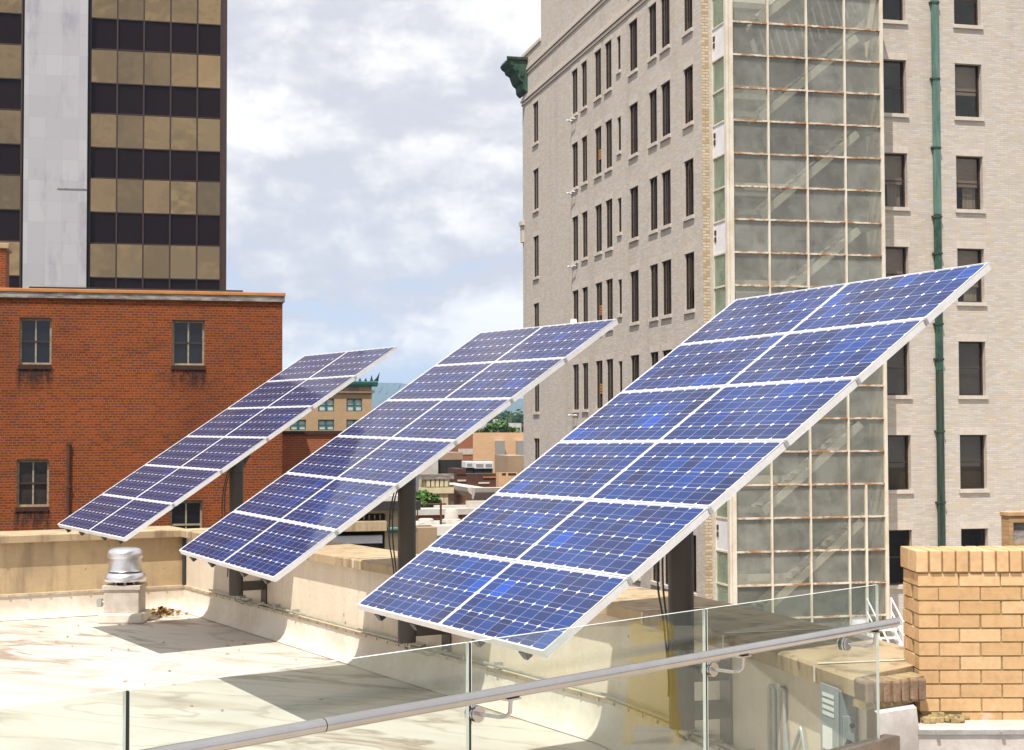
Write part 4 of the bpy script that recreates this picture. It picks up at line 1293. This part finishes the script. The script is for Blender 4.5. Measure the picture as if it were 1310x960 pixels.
# ------------------------------------------------------------------ dark glass office tower, top left
OO = at(286, 553, 92.0); OO.z = 0
OF = gframe(OO)
off = thing('glass_tower', 'dark office tower with mirrored bronze windows and a white marble pier', 'office tower', (OO.x, OO.y, GZ), GROT)
bays = [locF(p / 2.977, 100, OO)[0] for p in (345, 447, 548, 650, 752, 842)]
lb = [locF(p, 100, OO)[0] for p in (-75, -41, -6, 28)]
mx0, mx1 = locF(32, 100, OO)[0], locF(112.5, 100, OO)[0]
wt = [locF(116, y, OO)[1] for y in (-20.5, 62.1, 144.6, 227.4, 311.0)]
wh = (wt[1] - locF(116, 105.6, OO)[1])
TOPZ = 32.0
g = MB(OF); g.box(lb[0] - 14, -.02, .12, 24, GZ, TOPZ); g.build('core', M_MULL, off)
def pane(x0, x1, z0, z1, nm, mt):
    g = MB(OF); a = rnd.uniform(-.010, .010); c_ = rnd.uniform(-.022, .022)
    g.face([(x0, .05 + a, z0), (x1, .05 - a, z0), (x1, .05 - a + c_, z1), (x0, .05 + a + c_, z1)])
    g.build(nm, mt, off)
for bl in (bays, lb):
    for i in range(len(bl) - 1):
        x0, x1 = bl[i] + .045, bl[i + 1] - .045
        zp = TOPZ
        for z in wt:
            pane(x0, x1, z + .03, (zp - .03), 'spandrel_panel', M_PLUM)
            pane(x0, x1, z - wh + .03, z - .03, 'window', M_BRONZE)
            zp = z - wh
        pane(x0, x1, GZ, zp - .03, 'spandrel_panel', M_PLUM)
    for x in bl:
        g = MB(OF); g.box(x - .045, x + .045, -.07, .10, GZ, TOPZ); g.build('mullion', M_MULL, off)
    for z in wt:
        for zz_ in (z, z - wh):
            g = MB(OF); g.box(bl[0], bl[-1], -.02, .10, zz_ - .03, zz_ + .03); g.build('sill_bar', M_MULL, off)
g = MB(OF); g.box(mx0, mx1, -.55, .11, GZ, TOPZ); g.build('marble_pier', M_MARBLE, off)
zl = locF(90, 243.5, OO)[1]; xl = locF(74, 243, OO)[0]
g = MB(OF); g.box(xl, mx1 + .01, -.575, -.551, zl - .05, zl + .03); g.build('stained_joint', M_GREYSTONE, off)
g = MB(OF); g.box(bays[-1] + .05, .12, -.05, 24.05, GZ, TOPZ); g.build('corner_column', M_MULL, off)

# ------------------------------------------------------------------ red brick building
RO = at(361, 553, 44.3); RO.z = 0
RF_ = gframe(RO)
red = thing('brick_building', 'red brick building with four small windows, a terracotta coping and rain stains', 'brick building', (RO.x, RO.y, GZ), GROT)
zb = locF(200, 384, RO)[1]; zs_ = locF(200, 376.8, RO)[1]; zo = locF(200, 372.2, RO)[1]
wins = []
for p0, p1, y0, y1 in ((25, 66, 407.5, 466.5), (220.5, 261.5, 410.5, 467.5), (21.5, 62.5, 589, 648.5), (217.5, 258.5, 641.5, 702)):
    ym = (y0 + y1) / 2
    wins.append((locF(p0, ym, RO)[0], locF(p1, ym, RO)[0], locF((p0 + p1) / 2, y1, RO)[1], locF((p0 + p1) / 2, y0, RO)[1]))
LX = -24.0
g = MB(RF_)
wall_grid(g, LX, 0, GZ, zb, wins)
reveals(g, wins, 0, .13, 0, 1, .7)
g.face([(0, 0, GZ), (0, 14, GZ), (0, 14, zb), (0, 0, zb)])
g.face([(LX, 0, zb), (0, 0, zb), (0, 14, zb), (LX, 14, zb)])
g.build('wall', [M_RED, M_VOID], red)
g = MB(RF_); g.box(LX, .06, -.07, 14.05, zb + .001, zs_ - .002); g.build('stone_band', M_GREYSTONE, red)
g = MB(RF_); g.box(LX, .075, -.10, .34, zs_, zo); g.build('coping', M_ORANGE, red, bevel=.015)
g = MB(RF_); x0, z_ = locF(37, 368.5, RO, .8); x1, _ = locF(311, 374, RO, .8); g.box(x0, x1, .8, 1.1, zo - .05, zo + .13); g.build('roof_edging', M_GASKET, red)
for i, (x0, x1, z0, z1) in enumerate(wins):
    g = MB(RF_)
    w_ = .055
    for a in ((x0, x0 + w_, z0, z1), (x1 - w_, x1, z0, z1), (x0 + w_, x1 - w_, z1 - w_, z1), (x0 + w_, x1 - w_, z0, z0 + w_)):
        g.box(a[0], a[1], .10, .17, a[2], a[3])
    wn_ = g.build('window', M_WINFRAME, red)
    zm, xm = (z0 + z1) / 2, (x0 + x1) / 2
    g = MB(RF_); g.box(xm - .022, xm + .022, .108, .160, z0 + w_, z1 - w_)
    g.build('glazing_bar', M_WINFRAME, wn_)
    g = MB(RF_); g.box(x0 + w_, x1 - w_, .095, .15, zm - .025, zm + .025); g.build('meeting_rail', M_DARKBROWN if i < 3 else M_WINFRAME, wn_)
    g = MB(RF_); g.box(x0 + w_, x1 - w_, .15, .155, z0 + w_, z1 - w_); g.build('pane', M_DARKGLASS if i != 2 else M_DIMGLASS, wn_)
    g = MB(RF_); n_ = int((x1 - x0 + .08) / .072)
    for k in range(n_): g.box(x0 - .04 + k * .0745, x0 - .04 + k * .0745 + .064, -.035, .09, z0 - .125, z0 - .004)
    g.build('sill', M_SOOT, wn_)
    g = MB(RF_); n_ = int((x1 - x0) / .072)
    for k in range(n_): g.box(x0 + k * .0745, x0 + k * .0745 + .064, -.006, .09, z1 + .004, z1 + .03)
    g.build('lintel_brick', M_SOOT, wn_)  # thin row of dark bricks above the window
# rain-run soot with its own outline below the sills
m, b = newmat('soot_run'); M_RUN = m
tcn = b.n('ShaderNodeTexCoord'); s = b.n('ShaderNodeSeparateXYZ', ins={0: tcn.outputs['Generated']})
nz = b.noise(b.mapv(tcn.outputs['Object'], (6, 6, .9)), 1.4, 6, .65)
nf = b.noise(tcn.outputs['Object'], 9, 5, .6)
al = b.m('MULTIPLY', b.ss(b.m('ADD', nz, b.m('MULTIPLY', nf, .3)), .50, .78), b.m('MULTIPLY', b.ss(s.outputs[2], .0, .95), b.m('MULTIPLY', b.ss(s.outputs[0], .0, .12), b.ss(s.outputs[0], 1.0, .88))), clamp=True)
p = finish(b, (0.035, 0.018, 0.012), .9)
b.set(p.inputs['Alpha'], b.m('MULTIPLY', al, .95, clamp=True))
for x0, x1, z0, z1 in wins:
    g = MB(RF_); g.face([(x0 - .12, -.004, z0 - .9), (x1 + .12, -.004, z0 - .9), (x1 + .12, -.004, z0 - .11), (x0 - .12, -.004, z0 - .11)])
    g.build('soot_run', M_RUN, red)
xp, zp = locF(88, 567, RO)
g = MB(RF_); g.tube([(xp, -.07, GZ + 5), (xp, -.07, zp)], .045, 12); dpp = g.build('drain_pipe', M_RUSTPIPE, red, smooth=True)
g = MB(RF_)
for z in (zp - .02, zp - 1.2, zp - 2.4): g.box(xp - .06, xp + .06, -.12, -.002, z - .03, z + .03)
g.build('clamp', M_RUSTPIPE, dpp)
# chimney standing on its roof, cut by the left edge of the photograph
CO = at(10, 340, 46.5)
root = thing('brick_chimney', 'dark red brick chimney with a stone cap on the roof of the brick building', 'chimney', (CO.x, CO.y, zo), GROT)
cf = gframe(V((CO.x, CO.y, 0))); zc = at(5, 316, 46.5).z
g = MB(cf); g.box(-1.6, -.06, 0, 1.3, zb, zc - .06); g.build('stack', M_RED, root)
g = MB(cf); g.box(-1.65, .03, -.06, 1.36, zc - .058, zc + .10); g.build('cap', M_TANBLOCK, root, bevel=.02)

# low wall of the annex beside it
AO = at(357, 553, 50.0); AO.z = 0
root = thing('annex', 'low plain red brick annex to the right of the tall brick building', 'brick building', (AO.x, AO.y, GZ), GROT)
af = gframe(AO); za = locF(400, 551.5, AO)[1]
g = MB(af); g.box(-1, 2.7, 0, 4, GZ, za - .12); g.build('wall', M_REDFAR, root)
g = MB(af); g.box(-1.05, 2.76, -.06, 4.06, za - .119, za); g.build('coping', M_SOOT, root)

# ------------------------------------------------------------------ far tan hotel with sea green cornice
HO = at(475.5, 553, 160.0); HO.z = 0
hot = thing('hotel', 'far tan brick hotel with a sea green copper cornice and teal window frames', 'hotel', (HO.x, HO.y, GZ), GROT)
hf = gframe(HO)
zt = locF(470, 493, HO)[1]
hw = []
for p0, p1 in ((371, 391.5), (407, 427.5), (443.3, 463.3)):
    for y0, y1 in ((510, 526.5), (537, 550.5), (564, 580)):
        hw.append((locF(p0, 520, HO)[0], locF(p1, 520, HO)[0], locF(450, y1, HO)[1], locF(450, y0, HO)[1]))
g = MB(hf); wall_grid(g, -16, 0, GZ, zt, hw); reveals(g, hw, 0, .25, 0, 1, .6)
g.face([(0, 0, GZ), (0, 14, GZ), (0, 14, zt), (0, 0, zt)]); g.face([(-16, 0, zt), (0, 0, zt), (0, 14, zt), (-16, 14, zt)])
g.build('wall', [M_TANHOTEL, M_VOID], hot)
zc = locF(475, 501.5, HO)[1]
g = MB(hf); g.box(-16, .25, -.25, 14, zc - .12, zc + .12); g.build('moulding', M_OLDBRICK, hot)
zc1 = locF(475, 488, HO)[1]
g = MB(hf); g.prism([(.0, zt - .15), (-.25, zt - .1), (-.55, zt + .12), (-.62, zc1 - .1), (-.62, zc1), (.0, zc1)], -16, .55, lambda p, q, a: (a, p, q)); g.box(.01, .6, -.5, 14, zt, zc1)
cn = g.build('cornice', M_TEALCOPPER, hot)
g = MB(hf)
for k in range(26):
    x = -14.5 + k * .6; hgt = .35 if k % 3 else .62
    g.prism([(x - .16, zc1), (x + .16, zc1), (x + .02, zc1 + hgt)], -.55, -.45, lambda p, q, a: (p, a, q))
g.prism([(.1, zc1), (.6, zc1), (.75, zc1 + .9), (.45, zc1 + .35)], -.55, -.35, lambda p, q, a: (p, a, q))
g.build('cresting', M_GASKET, cn)
xo0, xo1 = locF(447, 497, HO)[0], locF(459, 497, HO)[0]
g = MB(hf); g.box(xo0, xo1, -.06, .01, locF(450, 499.5, HO)[1], locF(450, 494.5, HO)[1]); g.build('frieze_panel', M_OLDBRICK, hot)
for x0, x1, z0, z1 in hw:
    g = MB(hf); w_ = .10
    for a in ((x0, x0 + w_, z0, z1), (x1 - w_, x1, z0, z1), (x0 + w_, x1 - w_, z1 - w_, z1), (x0 + w_, x1 - w_, z0, z0 + w_)): g.box(a[0], a[1], .1, .2, a[2], a[3])
    xm, zm = (x0 + x1) / 2, z0 + (z1 - z0) * .5
    g.box(xm - .11, xm + .11, .08, .2, z0 + w_, z1 - w_); g.box(x0 + w_, xm - .111, .12, .2, zm - .03, zm + .03); g.box(xm + .111, x1 - w_, .12, .2, zm - .03, zm + .03)
    wn_ = g.build('window', M_TEAL, hot)
    g = MB(hf); g.box(x0 + w_, x1 - w_, .205, .215, z0 + w_, z1 - w_); g.build('pane', M_PALEBLIND, wn_)

# ------------------------------------------------------------------ town in the gap between the arrays
def block(name, label, cat, p0, p1, ytop, Y, depth, mt, roofm=None, zbot=GZ, cap=None, pref=None):
    """a plain volume on the street grid; returns root, frame, width, top"""
    O = at(p0, 553, Y); O.z = 0
    f_ = gframe(O); w_, z = locF(p1, ytop, O)
    root = thing(name, label, cat, (O.x, O.y, zbot), GROT)
    g = MB(f_); g.box(0, w_, 0, depth, zbot, z, 0, skip='+z'); g.face([(0, 0, z), (w_, 0, z), (w_, depth, z), (0, depth, z)], 1)
    g.build('wall', [mt, roofm or mt], root)
    if cap:
        g = MB(f_); g.box(-.12, w_ + .12, -.12, .3, z + .002, z + cap[0]); g.build('coping', cap[1], root)
    return root, f_, O, w_, z

# beige building with a dark opening, just past the parapet
r_, f_, O, w_, z = block('stucco_building', 'beige stucco building with a dark roof edge behind the middle post', 'building', 400, 531, 652, 24, 2.6, M_BEIGE, M_WHITEPAINT, -12)
g = MB(f_); g.box(-.2, w_ + .05, -.22, 2.8, z + .002, z + .14); g.build('roof_edge', M_GASKET, r_)
g = MB(f_); g.box(-.1, w_ - .1, -.1, 2.7, z + .142, z + .22); g.build('roof', M_WHITEPAINT, r_)
xa, za = locF(492, 657, O); _, zbm = locF(480, 706, O)
g = MB(f_); g.box(-.02, xa, -.012, -.002, zbm - 2, za); g.build('opening', M_VOID, r_)
_, zl0 = locF(470, 666, O); _, zl1 = locF(470, 678, O)
g = MB(f_); g.box(-.05, xa - .02, -.34, -.013, zl1, zl0); g.build('ledge', M_COPE, r_)
_, zt0 = locF(470, 684, O)
g = MB(f_); g.box(-.05, xa - .06, -.16, -.02, zl1 - .20, zl1 - .08); g.build('white_rail', M_SPANWHITE, r_)
g = MB(f_); g.box(-.05, xa - .1, -.10, -.03, zbm - 1, zl1 - .202); g.build('tarpaulin', M_TARP, r_)
g = MB(f_)
for k in range(14): g.box(.1 + k * .085, .12 + k * .085, -.05, -.02, zl0 + .01, za - .02)
g.build('grille', M_GREYSTONE, r_)
xg, zg = locF(495, 677, O)
g = MB(f_); g.tube([(xg, -.09, zg), (w_, -.09, zg)], .05, 12); g.build('pipe', M_COPPERLT, r_, smooth=True)
tr_ = thing('rooftop_unit', 'small white rooftop unit with a round fan on the beige stucco building', 'rooftop unit', f_ @ V((w_ - .75, .9, z + .222)), GROT)
g = MB(f_); g.box(w_ - 1.0, w_ - .25, .5, 1.3, z + .222, z + .42); g.build('casing', M_WHITEPAINT, tr_, bevel=.02)
g = MB(f_); g.tube([(w_ - .62, .9, z + .421), (w_ - .62, .9, z + .47)], .22, 20); g.build('fan_ring', M_GALV, tr_, smooth=True)

r_, f_, O, w_, z = block('block_building', 'white painted block wall building low between the arrays', 'building', 534, 640, 672, 27, 1.7, M_BLOCKWALL, M_WHITEPAINT, -13)
g = MB(f_); xq, zq = locF(540, 690, O); g.box(xq, w_, -.03, -.002, zq - .04, zq + .06); g.build('string_course', M_COPPERLT, r_)
g = MB(f_); g.box(-.05, .28, -.35, .3, -12, z + .0); g.build('buttress', M_TANBLOCK, r_)
for px_, lab, rad, hh in ((545, 'low round white roof cap, left of two on the white block building', .17, .09), (577.5, 'taller white cowl vent, right of two on the white block building', .15, .26)):
    x, _ = locF(px_, 668, O, .8); t2 = thing('roof_cowl', lab, 'roof vent', f_ @ V((x, .8, z)), GROT)
    g = MB(f_ @ Matrix.Translation((x, .8, z + .003))); g.lathe([(rad * 1.15, 0), (rad * 1.15, hh * .25), (rad * .85, hh * .3), (rad * .8, hh * .8), (rad * .6, hh), (0, hh * 1.02)], seg=18); g.build('cowl', M_WHITEPAINT, t2, smooth=True)
    g = MB(f_ @ Matrix.Translation((x, .8, z + .002))); g.box(-rad * 1.3, rad * 1.3, -rad * 1.3, rad * 1.3, 0, hh * .12); g.build('base', M_WHITEPAINT, t2)
pv = thing('vent_pipe', 'thin rusty vent pipe with a cross arm on the white block building', 'vent pipe', f_ @ V((locF(564, 668, O, .5)[0], .5, z)), GROT)
x = locF(564, 668, O, .5)[0]
g = MB(f_); g.tube([(x, .5, z), (x, .5, z + .42)], .02, 8); g.tube([(x - .42, .5, z + .36), (x + .1, .5, z + .36)], .015, 8); g.tube([(x - .42, .5, z + .36), (x - .42, .5, z + .1)], .012, 8); g.build('pipe', M_RUSTPIPE, pv)

r_, f_, O, w_, z = block('low_roof_building', 'low building with a white roof edge over a rust red brick band', 'building', 527, 640, 650, 36, .55, M_BRICKRED2, M_WHITEPAINT, -14)
g = MB(f_); zc = locF(570, 658.5, O)[1]; g.box(-.2, w_ + .2, -.12, .56, zc, z + .002); g.build('fascia', M_WHITEPAINT, r_)
g = MB(f_); g.box(.6, w_, .3, .5, z + .003, z + .06); g.build('upstand', M_WHITEPAINT, r_)
xq = locF(600, 650, O)[0]
g = MB(f_); g.box(xq, xq + 2, .1, .39, z + .003, z + .16); g.build('roof_hatch', M_WHITEPAINT, r_)

r_, f_, O, w_, z = block('salmon_building', 'salmon brick building with a pale stone cornice in the town', 'building', 612, 648, 634, 88, 8.6, M_PEACH2, M_BROWNROOF)
zc = locF(615, 624, O)[1]
cp_ = [(.0, z - .2), (-.25, z), (-.5, zc - .25), (-.55, zc), (.4, zc), (.4, z - .2)]
g = MB(f_); g.prism(cp_, -.3, w_ + .3, lambda p, q, a: (a, p, q)); g.build('cornice', M_LIME, r_)
g = MB(f_); g.prism(cp_, .45, 9, lambda p, q, a: (p, a, q)); g.build('cornice', M_LIME, r_)
for p0, p1, y0 in ((577, 582, 641), (589, 593, 643), (603, 608, 643)):
    y0_, zz0 = locS(p0, y0, O); y1_, _ = locS(p1, y0, O)
    g = MB(f_); g.box(-.03, .1, min(y0_, y1_), max(y0_, y1_), zz0 - 1.2, zz0); g.build('window', M_PALEBLIND, r_)

r_, f_, O, w_, z = block('cream_facade_building', 'ornate cream painted Victorian commercial front with arched panels', 'building', 541.5, 575, 613, 92, 1.5, M_CREAMFAC, M_BROWNROOF)
g = MB(f_); g.box(-.3, w_ + .2, -.35, .4, z + .002, z + .30); g.build('cornice', M_GREYSTONE, r_)
zt1 = locF(558, 628, O)[1]
g = MB(f_); g.box(-.3, w_ + .2, -.35, -.002, zt1 - .15, zt1 + .2); g.build('string_course', M_CREAMFAC, r_)
for k in range(5):
    x = .25 + k * (w_ - .5) / 4
    g = MB(f_); g.box(x - .12, x + .12, -.25, -.002, GZ, zt1 - .152); g.build('pilaster', M_CREAMFAC, r_)
    g = MB(f_); g.box(x - .1, x + .1, -.3, -.002, zt1 + .25, zt1 + .8); g.build('bracket', M_CREAMFAC, r_)
for k in range(4):
    x = .25 + (k + .5) * (w_ - .5) / 4
    g = MB(f_); g.prism([(x - .22, zt1 - 2.4), (x + .22, zt1 - 2.4), (x + .22, zt1 - .6)] + [(x + .22 * math.cos(a), zt1 - .6 + .22 * math.sin(a)) for a in (.6, 1.2, 1.9, 2.5)] + [(x - .22, zt1 - .6)], -.03, .1, lambda p, q, a: (p, a, q)); g.build('arched_window', M_DARKGLASS, r_)
    g = MB(f_); g.lathe([(.13, 0), (.2, .02), (.2, .06), (.13, .08)], seg=14); g.F = f_ @ Matrix.Translation((x, -.003, zt1 + .55)) @ Matrix.Rotation(R(90), 4, 'X'); g.build('rosette', M_LIME, r_)

r_, f_, O, w_, z = block('brown_building', 'brown patched side wall with faded rust panels in the town', 'building', 577, 637, 606, 100, 1.5, M_BROWNROOF, M_GASKET)
for p0, p1, y0, y1, mt in ((585, 596, 614, 616, M_LIME), (612, 626, 617, 619, M_LIME), (618, 634, 610, 611.5, M_ORANGE), (584, 596, 600, 607, M_BROWNROOF)):
    x0, zz0 = locF(p0, y0, O); x1, zz1 = locF(p1, y1, O)
    g = MB(f_); g.box(x0, x1, -.05, .02 if y1 > 608 else 3, zz1, zz0); g.build('patch' if y1 > 608 else 'stair_head', mt, r_)
zr_ = locF(600, 624, O)[1]
g = MB(f_); g.box(-.2, w_, -.4, -.003, zr_ - .25, zr_); g.build('lean_to_roof', M_LIME, r_)
r_, f_, O, w_, z = block('brick_shed', 'small orange brick block with two slots beside the brown wall', 'building', 638, 662, 604, 97, .8, M_PEACH, M_BROWNROOF)
for p0, p1 in ((642, 647), (650, 660)):
    g = MB(f_); x0, zz0 = locF(p0, 605.5, O); x1, zz1 = locF(p1, 607.5, O); g.box(x0, x1, -.03, .05, zz1, zz0); g.build('slot', M_VOID, r_)

r_, f_, O, w_, z = block('parking_deck', 'dark open parking deck with a pale concrete edge in the town', 'parking deck', 558, 592, 579, 125, 4, M_TANBLOCK, M_GRAVEL)
g = MB(f_); x0, z0 = locF(560, 588.5, O); x1, z1 = locF(591, 603, O); g.box(x0, x1, -.06, .1, z1 - 3, z0); g.build('opening', M_VOID, r_)
g = MB(f_); x2, _ = locF(559.3, 588, O); g.box(-1.6, x2, -.4, -.003, z1 - .2, z0 + .5); g.build('white_wall', M_WHITEPAINT, r_)
r_, f_, O, w_, z = block('peach_building', 'tall blank peach brick building with two grey ducts and a red end bay', 'building', 605, 690, 553.5, 135, 2, M_PEACH, M_WHITEPAINT)
xr, _ = locF(586.5, 553.5, O)
g = MB(f_); g.box(xr, -.002, .02, 12, GZ, z - .05); zs2 = locF(596, 578, O)[1]; rb = g.build('red_bay', M_BRICKRED2, r_)
g = MB(f_); g.box(xr - .02, -.003, -.02, .015, zs2 - .25, zs2 + .25); g.build('stone_band', M_LIME, rb)
for p0, p1 in ((633, 643), (659.5, 668)):
    x0, zz0 = locF(p0, 564, O); x1, _ = locF(p1, 564, O); _, zz1 = locF(p0, 584, O)
    g = MB(f_); g.box(x0, x1, -.9, -.003, zz1, zz0); g.build('duct', M_GALV, r_)
xl0, zl0 = locF(633.5, 583, O, -4); xl1, zl1 = locF(672, 606, O, -4)
r_, f_, O, w_, z = block('pebble_block', 'squat tan pebble faced block in front of the peach building', 'building', 650, 676, 583, 118, 4.6, M_TANBLOCK, M_GRAVEL)

def hvac(label, px, Y, py0, py1, wid):
    P = at(px, py1, Y); hgt = at(px, py0, Y).z - P.z
    root = thing('rooftop_condenser', label, 'air conditioner', (P.x, P.y, P.z), GROT, 'rooftop condensers beside the tan block')
    F = gframe(P) @ Matrix.Translation((0, 0, P.z))
    g = MB(F); g.box(0, wid, 0, 1.4, .12, hgt); g.build('casing', M_SPANWHITE, root, bevel=.03)
    g = MB(F); g.box(.12, wid - .12, -.02, -.001, .25, hgt - .15); g.build('grille', M_GALV, root)
    g = MB(F); g.box(.05, wid - .05, .1, 1.3, -.3, .118); g.build('skid', M_BLACK, root)
hvac('white rooftop condenser, leftmost of three beside the tan pebble block', 595.5, 112, 590.5, 601, .62)
hvac('white rooftop condenser, middle and widest of three beside the tan pebble block', 607, 112, 591, 602, 1.0)
hvac('white rooftop condenser, rightmost of three beside the tan pebble block', 619, 112, 591, 602, .72)
r_, f_, O, w_, z = block('warehouse', 'long white roofed building far off below the wooded hill', 'building', 628, 667, 541.5, 420, 30, M_WHITEPAINT, M_WHITEPAINT)
g = MB(f_); x0, zz0 = locF(646, 547.5, O); x1, zz1 = locF(665, 551, O); g.box(x0, x1, -.3, -.01, zz1, zz0); g.build('window_band', M_DIMGLASS, r_)
g = MB(f_); x0, zz0 = locF(629.5, 536.5, O); x1, zz1 = locF(634, 550, O); g.box(x0, x1, -3, -1, GZ, zz0); g.build('chimney', M_LIME, r_)

# ------------------------------------------------------------------ trees, woods, hills
def leaves(g, c, rx, ry, rz, n, size, rd, m=0):
    lobes = [(V((rd.gauss(0, .45), rd.gauss(0, .45), rd.gauss(0, .40))), rd.uniform(.35, .6)) for _ in range(9)]
    for i in range(n):
        lc, lr = rd.choice(lobes)
        d = V((rd.gauss(0, 1), rd.gauss(0, 1), rd.gauss(0, 1))).normalized() * (lr * rd.random() ** .4)
        q = lc + d
        p = V((c[0] + q.x * rx, c[1] + q.y * ry, c[2] + q.z * rz))
        t = V((rd.gauss(0, 1), rd.gauss(0, 1), rd.gauss(0, .7))).normalized()
        s_ = t.cross(V((rd.gauss(0, 1), rd.gauss(0, 1), rd.gauss(0, 1)))).normalized()
        l = size * rd.uniform(.6, 1.3)
        g.face([p - t * l, p + s_ * l * .5, p + t * l, p - s_ * l * .5], m)

def tree(label, px, py, Y, rx, rz, n, size, seed, mt=None):
    rd = random.Random(seed)
    P = at(px, py, Y)
    root = thing('tree', label, 'tree', (P.x, P.y, GZ))
    g = MB(); leaves(g, P, rx, rx, rz, n, size, rd); g.build('crown', mt or M_LEAF, root)
    g = MB(); g.tube([(P.x, P.y, GZ), (P.x + .1, P.y, (GZ + P.z) / 2), (P.x, P.y, P.z - rz * .2)], [.3, .24, .12], 10); tk = g.build('trunk', M_BARK, root, smooth=True)
    g = MB()
    for k in range(6):
        a = k * 1.05 + rd.random(); b0 = V((P.x, P.y, P.z - rz * rd.uniform(.3, .9)))
        g.tube([b0, b0 + V((math.cos(a) * rx * .35, math.sin(a) * rx * .35, rz * .35)), b0 + V((math.cos(a) * rx * .6, math.sin(a) * rx * .6, rz * .8))], [.1, .06, .02], 6)
    g.build('limb', M_BARK, tk)
tree('small bright green street tree in front of the ornate cream building', 541, 643, 80, .85, .85, 2600, .12, 1)
tree('green tree behind the parking deck, left of the peach building', 577, 571, 150, 2.6, 2.6, 1500, .4, 2)
tree('low bushy tree in front of the far white roofed building', 637, 549, 330, 3.2, 1.6, 1200, .5, 4)
rd = random.Random(8)
g = MB()
for i in range(40):
    px = 560 + i * 4.2
    P = at(px, 541 + 3 * math.sin(i * .7) + rd.uniform(-1.5, 1.5), rd.uniform(620, 760))
    leaves(g, P, 7, 7, 4.2, 150, 1.3, rd)
    leaves(g, (P.x, P.y, P.z - 6), 8, 8, 6, 60, 1.8, rd)
tag(g.build('woods', M_LEAFDK), 'wooded rise far beyond the town', 'woods', kind='stuff')

g = MB()
HY = 7600
prof = [(100, 512), (200, 506), (300, 500), (380, 497), (440, 493), (490, 489.5), (510, 490), (540, 494), (580, 500), (620, 505), (650, 508), (690, 513), (760, 519), (900, 528), (1100, 534), (1400, 538)]
pts = []
for i in range(len(prof) - 1):
    for k in range(8):
        t_ = k / 8; pts.append((prof[i][0] + (prof[i + 1][0] - prof[i][0]) * t_, prof[i][1] + (prof[i + 1][1] - prof[i][1]) * t_))
rows = []
for j, (fz, dy) in enumerate(((1, 0), (.72, -700), (.45, -1500), (.2, -2300), (0, -3300))):
    row = []
    for i, (px, py) in enumerate(pts):
        P = at(px, py, HY); hgt = P.z - GZ
        nz_ = noise.noise(V((i * .13, j * 1.7, 3.1))) * 16 + noise.noise(V((i * .5, j * 2.7, 1.1))) * 5
        row.append(V((P.x * (1 + dy / HY * .6), HY + dy + nz_ * 12, GZ + hgt * fz + (nz_ * .8 if 0 < fz < 1 else nz_ * .12))))
    rows.append(row)
for j in range(len(rows) - 1):
    for i in range(len(pts) - 1):
        g.face([rows[j + 1][i], rows[j + 1][i + 1], rows[j][i + 1], rows[j][i]])
tag(g.build('hills', M_HILL, smooth=True, merge=True), kind='structure')

# ------------------------------------------------------------------ air between here and the hills
m = bpy.data.materials.new('haze_air'); m.use_nodes = True
hb = NB(m.node_tree); m.node_tree.nodes.clear()
pv_ = hb.n('ShaderNodeVolumePrincipled')
pv_.inputs['Color'].default_value = (0.50, 0.70, 1.0, 1)
pv_.inputs['Density'].default_value = 0.00011
pv_.inputs['Anisotropy'].default_value = 0.0
ho = hb.n('ShaderNodeOutputMaterial'); m.node_tree.links.new(pv_.outputs[0], ho.inputs['Volume'])
g = MB(); g.box(-5200, 5200, -590, 8400, GZ - 1.2, 275)
HAZE = True
if HAZE:
    tag(g.build('haze', m), kind='stuff')
